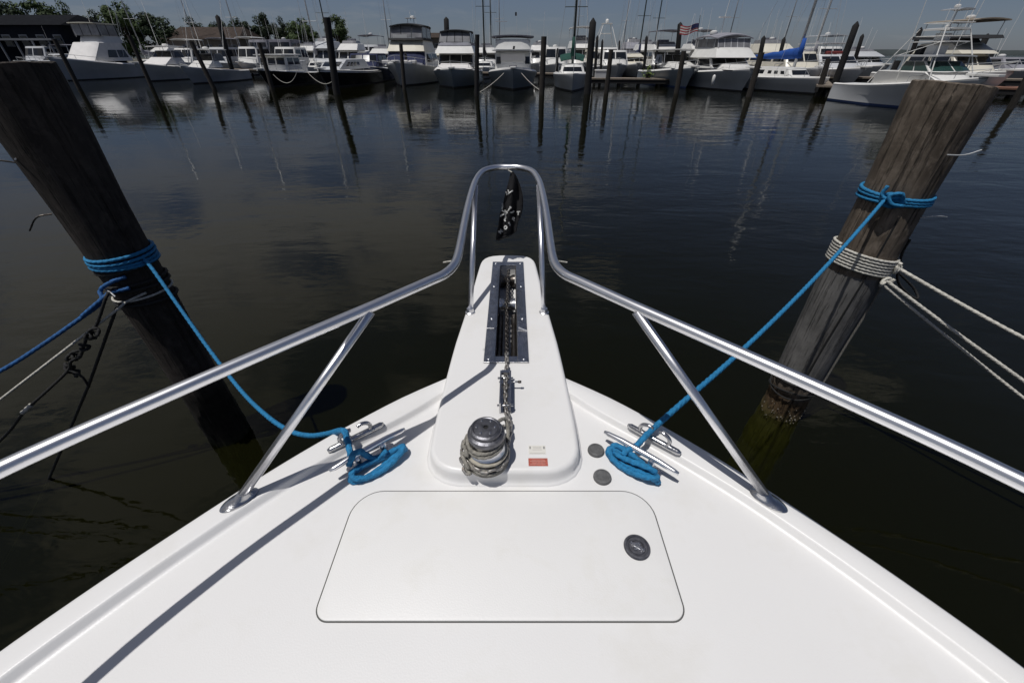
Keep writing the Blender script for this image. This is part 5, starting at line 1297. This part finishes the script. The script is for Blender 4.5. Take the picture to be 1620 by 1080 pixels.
# dock lines of the front row
def dline(px0, py0, Y0, px1, py1, Y1, sag, label, m='white', r=0.022):
    MBx = MB().tube(sagline(at_y(px0, py0, Y0), at_y(px1, py1, Y1), sag, 14), r, 5)
    o = MBx.build('dock_line', M[m]); tag(o, label, 'rope', 'dock lines of the moored boats')
yb = at(812, 144, 0).y
dline(797, 116, yb + 0.6, 757, 147, yb - 1.0, 0.1, 'pale dock line from the trawler bow to the piling on its left')
dline(825, 116, yb + 0.6, 856, 144, yb - 1.0, 0.1, 'pale dock line from the trawler bow to the piling on its right')
dline(470, 113, 39.6, 432, 118, 39.8, 0.7, 'slack white dock line at the black workboat bow')
dline(485, 113, 39.2, 530, 124, 38.6, 0.6, 'slack white dock line at the black cruiser bow')

# ------------------------------------------------------------------ far pilings
def far_pile(label, tx, ty, bx, by, r=0.15, m='fpile', Y=None, cone=0.0):
    base = at(bx, by, 0) if Y is None else Vector((at_y(bx, by, Y).x, Y, 0))
    top = at_y(tx, ty, base.y)
    lean = top.x - base.x
    rr = []
    for i in range(7):
        t = i / 6; z = -1.5 + (top.z + 1.5) * t; q = r * (1.06 - 0.12 * t); zz_ = max(0, z) / max(0.1, top.z)
        rr.append([Vector((lean * zz_ + q * math.cos(a) * (1 + 0.05 * mnoise.noise(Vector((a, z, bx)))), q * math.sin(a), z)) for a in [2 * math.pi * k / 12 for k in range(12)]])
    if cone: rr.append([p * 1 for p in rr[-1]]); c = Vector((lean, 0, top.z + cone)); rr[-1] = [c + (Vector((p.x, p.y, c.z)) - c) * 0.15 for p in rr[-2]]
    o = MB().loft(rr, closed=True, cap1=True).build('mooring_piling', M[m], auto=50)
    o.location = (base.x, base.y, 0)
    tag(o, label, 'piling', 'far mooring pilings')
FP = [
    ('brown piling before the shaded express cruiser, leftmost of the far pilings', 86, 62, 126, 141, 0.16, 'fpile'),
    ('slim dark piling in front of the blank white cabin front', 204, 56, 240, 138, 0.16, 'fpile'),
    ('dark piling between the low sport boat and the centre console boat', 302, 66, 339, 141, 0.17, 'fpile'),
    ('dark piling before the black workboat pilothouse', 410, 68, 431, 142, 0.16, 'fpile'),
    ('thick dark piling rising above the trees before the black cruiser', 517, 28, 533, 150, 0.24, 'fpiled'),
    ('weathered piling before the yacht with navy covers', 634, 69, 640, 143, 0.15, 'fpile'),
    ('slim dark piling between the flybridge sedan and the trawler', 755, 55, 754, 152, 0.15, 'fpiled'),
    ('brown piling right of the trawler, catching its dock line', 860.5, 58, 857, 151, 0.19, 'fpile'),
    ('tarred thick piling left of the gap dock, capped by a cone', 938, 36, 929, 149, 0.24, 'fpiled'),
    ('brown piling standing in the open gap before the dock', 967, 79, 959, 148, 0.17, 'fpile'),
    ('brown piling before the walkaround boat with the hardtop', 1082, 81, 1070, 148, 0.18, 'fpile'),
    ('brown piling before the convertible yacht with the radar mast', 1205, 83, 1185, 153, 0.19, 'fpile'),
    ('tarred tall piling, taller of the leaning pair right of blue sail cover', 1354, 41, 1316, 146, 0.22, 'fpiled'),
    ('lower brown piling of the leaning pair right of the blue sail cover', 1311, 93, 1293, 152, 0.17, 'fpile'),
    ('dark piling with a pale rope turn before the tuna tower boat', 1421, 96, 1388, 163, 0.16, 'fpiled'),
    ('dark piling at the tuna tower boat bow, just above the grey brown piling top', 1523, 97, 1494, 158, 0.17, 'fpile'),
    ('piling at the right edge beside the reddish dock', 1640, 96, 1598, 173, 0.15, 'fpile'),
]
for a in FP: far_pile(*a[:5], r=a[5], m=a[6], cone=0.25 if 'cone' in a[0] or 'tarred' in a[0] else 0.0)
FP2 = [
    ('thick black piling behind the flybridge sedan bridge', 706, 31, 708, 110, 0.27, 52),
    ('black leaning piling behind the brown roofed house view', 344, 27, 366, 110, 0.26, 60),
    ('short piling just right of the cone capped piling', 945, 60, 942, 110, 0.15, 50),
    ('thin piling behind the gap dock, second from the cone capped piling', 953, 66, 951, 110, 0.13, 54),
    ('thin piling standing right of the slender white tower', 980, 67, 979, 110, 0.12, 60),
    ('dark piling above the low white cruisers right of the gap dock', 1023, 60, 1020, 110, 0.16, 54),
    ('thin piling left of the walkaround boat hardtop', 1041, 68, 1038, 110, 0.14, 58),
    ('thick black piling behind the walkaround boat under the striped flag', 1076, 39, 1071, 110, 0.27, 54),
    ('dark piling right of the walkaround boat hardtop', 1114, 63, 1108, 110, 0.18, 54),
    ('dark piling behind the bimini of the convertible yacht', 1208, 61, 1200, 110, 0.20, 46),
    ('dark piling in front of the cream two deck motor yacht', 1240, 63, 1230, 110, 0.17, 45),
    ('dark piling right behind the tall leaning pair', 1364, 58, 1350, 110, 0.17, 46),
    ('dark piling seen through the tuna tower', 1456, 48, 1436, 110, 0.18, 42),
    ('thick black leaning piling right of the cream flybridge yacht', 1561, 58, 1536, 110, 0.24, 42),
    ('thin black piling beside the thick leaning one at far right', 1537, 73, 1520, 110, 0.12, 45),
    ('stubby dark piling at far right near the horizon', 1570, 84, 1560, 110, 0.22, 60),
    ('short piling between the trawler and the sailboat', 882, 80, 881, 110, 0.13, 46),
]
for (lb, tx, ty, bx, by, r_, Y) in FP2: far_pile(lb, tx, ty, bx, by, r=r_, m='fpiled', Y=Y, cone=0.2)

# ------------------------------------------------------------------ docks
def dock(name, label, a, b, wdt, z, m='dockw', posts=5):
    a, b = Vector(a), Vector(b); d = (b - a).normalized(); L = (b - a).length
    root = empty(name, (a.x, a.y, 0), math.atan2(d.y, d.x), label, 'dock')
    n = max(1, int(L / 2.4))
    for k in range(n): MB().box(((k + 0.5) * L / n, 0, z), (L / n - 0.03, wdt, 0.10)).build('deck_panel', M[m], root)
    for s in (-1, 1): MB().box((L / 2, s * (wdt / 2 - 0.1), z - 0.2), (L, 0.12, 0.28)).build('stringer', M['fpiled'], root)
    for k in range(posts):
        x = (k + 0.5) * L / posts
        for s in (-1, 1): MB().tube([(x, s * (wdt / 2 - 0.2), -1.5), (x, s * (wdt / 2 - 0.2), z - 0.06)], 0.12, 8).build('post', M['fpiled'], root)
    return root
dock('dock', 'timber walkway dock across the open gap between the moored boats', (5.5, 44.5, 0), (14.0, 43.0, 0), 1.8, 0.55)
dock('dock', 'main timber pier behind the left half of the boat row', (-48, 68, 0), (5, 50.5, 0), 2.0, 0.7, posts=14)
dock('dock', 'main timber pier behind the right half of the boat row', (14.5, 47.5, 0), (44, 37.5, 0), 2.0, 0.7, posts=10)
dock('dock', 'reddish plank dock at the far right behind the grey brown piling', at(1560, 138, 0.55), at(1690, 142, 0.55), 2.2, 0.55, 'dockr', 4)
dock('dock', 'narrow finger pier beside the dark twin pilings', at(1306, 137, 0.6), at(1300, 120, 0.6) + Vector((0.6, 2, 0)), 1.0, 0.6, 'dockw', 3)
bxr = empty('dock_box', at_y(926, 122, 43.8) * Vector((1, 1, 0)) if False else Vector((8.2, 44.2, 0.6)), 0, 'white dock box on the gap dock near the cone capped piling', 'box')
MB().prism([(-.6, -.3), (.6, -.3), (.6, .3), (-.6, .3)], 0.0, 0.5, 0.03, 2).build('box_body', M['bg'], bxr)
MB().prism([(-.63, -.33), (.63, -.33), (.63, .33), (-.63, .33)], 0.505, 0.62, 0.04, 2).build('box_lid', M['bw'], bxr)
mbp = MB()
for i in range(90):
    a, e = rnd.uniform(0, 6.28), rnd.uniform(0, 1)
    c = Vector((0.55 * e * math.cos(a), 0.35 * e * math.sin(a), rnd.uniform(0.1, 0.95) * (1.1 - e * 0.5))); d = Vector((rnd.uniform(-1, 1), rnd.uniform(-1, 1), rnd.uniform(-.4, 1))).normalized() * 0.13; q = d.orthogonal().normalized() * 0.06
    mbp.add([c - q, c + d, c + q, c - d * 0.6], [(0, 1, 2, 3)])
pl = empty('shrub', (12.2, 43.4, 0.6), 0, 'yellow green leafy plant in a pot on the gap dock', 'plant')
mbp.build('foliage', M['plant'], pl); MB().lathe([(0.2, 0.0), (0.26, 0.3)], (0, 0, 0), 12).build('pot', M['fpiled'], pl)

# striped flag on its staff
st0 = at_y(1101, 72, 50); st1 = at_y(1108, 24, 50)
fl = empty('ensign_flag', st0, 0, 'red and white striped flag with a blue canton flying above the walkaround boat', 'flag')
d = st1 - st0
MB().tube([(0, 0, 0), tuple(d)], 0.025, 6).build('flagstaff', M['aludk'], fl)
def fpt(u, v):   # u along fly (to the left), v down
    p = d * (0.70 - 0.26 * v) + Vector((-1.75 * u, 0.10 * math.sin(u * 7), -0.10 * u + 0.10 * math.sin(u * 6 + 1) - 0.12 * u * v)); return p
for k in range(7):
    mb = MB(); mb.loft([[fpt(u / 10, k / 7), fpt(u / 10, (k + 1) / 7)] for u in range(11)]); mb.build('stripe', M['fred' if k % 2 == 0 else 'fwhite'], fl)
mb = MB(); mb.loft([[fpt(u / 10, 0.02) + Vector((0, -0.02, 0)), fpt(u / 10, 0.55) + Vector((0, -0.02, 0))] for u in range(5)]); mb.build('canton', M['fblue'], fl)

# ------------------------------------------------------------------ trees and houses on the left bank
def crown_mesh(seed, rx, rz, n_cl=26, leaves=70, sz=0.42):
    r2 = random.Random(seed); mb = MB()
    for c in range(n_cl):
        while True:
            p = Vector((r2.uniform(-1, 1), r2.uniform(-1, 1), r2.uniform(-1, 1)))
            if 0.25 < p.length < 1: break
        ctr = Vector((p.x * rx, p.y * rx, p.z * rz)); cr_ = r2.uniform(0.22, 0.42) * rx
        for k in range(leaves):
            q = Vector((r2.gauss(0, 1), r2.gauss(0, 1), r2.gauss(0, 1))).normalized() * cr_ * r2.uniform(0.55, 1.05)
            q.z *= 0.75
            n = (q.normalized() + Vector((r2.uniform(-.7, .7), r2.uniform(-.7, .7), r2.uniform(-.2, .8)))).normalized()
            a = n.orthogonal().normalized(); b_ = n.cross(a); s = sz * r2.uniform(0.6, 1.3); t = r2.uniform(0, 6.28)
            a, b_ = a * math.cos(t) + b_ * math.sin(t), b_ * math.cos(t) - a * math.sin(t)
            mb.add([ctr + q + a * s, ctr + q + b_ * s * 0.6, ctr + q - a * s, ctr + q - b_ * s * 0.6], [(0, 1, 2, 3)])
    return mb
CR = {}
def tree(label, px, py_top, Y, wpx, m='leaf', seed=0, name='broadleaf_tree'):
    k = FPX / (Y * CP + 1.4)
    base = at_y(px, 85, Y); top = at_y(px, py_top, Y).z; rx = wpx / k / 2
    rz = max(1.2, (top - 1.0) * 0.42); zc = top - rz
    root = empty(name, (base.x, Y, 0.9), rnd.uniform(0, 6), label, 'tree', 'trees on the far left bank')
    key = (m, seed)
    tr = MB().tube([(0, 0, -0.2), (0.1, 0, zc * 0.5), (0.05, 0.1, zc)], [0.28, 0.2, 0.1], 8)
    for j in range(4): tr.tube([(0.05, 0, zc * (0.4 + 0.1 * j)), (math.cos(j * 1.7) * rx * 0.5, math.sin(j * 1.7) * rx * 0.5, zc + rz * 0.2 * j - 0.4)], [0.12, 0.04], 5)
    tr.build('trunk', M['bark'], root)
    if key not in CR: CR[key] = crown_mesh(seed * 17 + 3, 1.0, 1.0, 38, 150, 0.062).build('crown', M[m], root); o = CR[key]
    else: o = linked(CR[key], 'crown', root)
    o.location = (0, 0, zc - 0.9); o.scale = (rx, rx, rz)
for a in [('tall green tree above the dark house gable', 92, 4, 92, 62, 'leaf', 1), ('green tree at the far left edge behind the dark house', 18, -8, 90, 70, 'leaf2', 2), ('rounded green tree right of the dark house', 136, 10, 96, 40, 'leaf', 3),
          ('tall rounded green tree behind the blank fronted boat', 216, 4, 88, 58, 'leaf', 2), ('dark green tree right behind the pale outrigger poles', 255, 24, 90, 66, 'leaf2', 1), ('dark tree behind the blank cabin front hardtop', 172, 22, 100, 44, 'leaf2', 3),
          ('small dark tree over the left end of the brown roof', 322, 32, 104, 42, 'leaf2', 3), ('dark tree over the right end of the brown roof', 364, 35, 104, 36, 'leaf2', 1), ('low dark tree right of the brown roofed house', 396, 30, 98, 44, 'leaf2', 2),
          ('dark blocky tree, second right of the brown roofed house', 431, 24, 100, 34, 'leaf2', 1), ('dark tree left of the thin white mast', 459, 32, 98, 28, 'leaf2', 3), ('light green tree left of the thick leaning piling', 487, 30, 94, 46, 'leaf', 2), ('light green tree right of the thick leaning piling', 540, 27, 94, 42, 'leaf', 1)]:
    tree(*a)
def house(name, label, px, Y, wpx, eave_py, ridge_py, wall, roof, rz=0, depth=9, wins=4, gable=False):
    k = FPX / (Y * CP + 1.4); c = at_y(px, 85, Y); wm = wpx / k / 2
    ze = at_y(px, eave_py, Y).z; zr = at_y(px, ridge_py, Y).z
    root = empty(name, (c.x, Y, 0.9), rz, label, 'house'); ze -= 0.9; zr -= 0.9
    MB().box((0, depth / 2, ze / 2), (wm * 2, depth, ze)).build('wall', M[wall], root)
    e = 0.5
    if gable: vs = [(-wm - e, -e, ze), (wm + e, -e, ze), (wm + e, depth + e, ze), (-wm - e, depth + e, ze), (0, -e, zr), (0, depth + e, zr)]; fs = [(0, 1, 4), (2, 3, 5), (1, 2, 5, 4), (3, 0, 4, 5), (0, 3, 2, 1)]
    else: vs = [(-wm - e, -e, ze), (wm + e, -e, ze), (wm + e, depth + e, ze), (-wm - e, depth + e, ze), (-wm * 0.9, depth / 2, zr), (wm * 0.9, depth / 2, zr)]; fs = [(0, 1, 5, 4), (1, 2, 5), (2, 3, 4, 5), (3, 0, 4), (0, 3, 2, 1)]
    MB().add([Vector(v) + Vector((0, 0, 0.01)) for v in vs], fs).build('roof', M[roof], root)
    for i in range(wins):
        x = -wm + (i + 0.5) * 2 * wm / wins
        f_ = MB().box((x, -0.03, ze * 0.62), (wm / wins * 0.95, 0.08, ze * 0.30)).build('window', M['trim'], root)
        MB().box((x, -0.09, ze * 0.62), (wm / wins * 0.75, 0.04, ze * 0.24)).build('pane', M['glass'], f_)
    return root
h = house('house', 'dark slate walled house with white columns at the far left', 52, 80, 130, 40, 20, 'housedk', 'roofdk', 0, 10, 5)
k = FPX / (80 * CP + 1.4)
for i in range(6): MB().tube([(-8 + i * 2.6, -1.5, 0), (-8 + i * 2.6, -1.5, 3.2)], 0.14, 8).build('column', M['trim'], h)
MB().box((-1.5, -0.8, 3.3), (14.5, 1.9, 0.25)).build('porch_roof', M['trim'], h)
house('house', 'long low house with a brown shingle roof behind the masts', 326, 88, 112, 62, 41, 'wallbg', 'roofbr', 0, 9, 6)
house('boathouse', 'narrow beige boathouse between the black bimini yacht and the sedan', 694, 100, 62, 60, 51, 'wallbg', 'roofbr', 0, 8, 3)
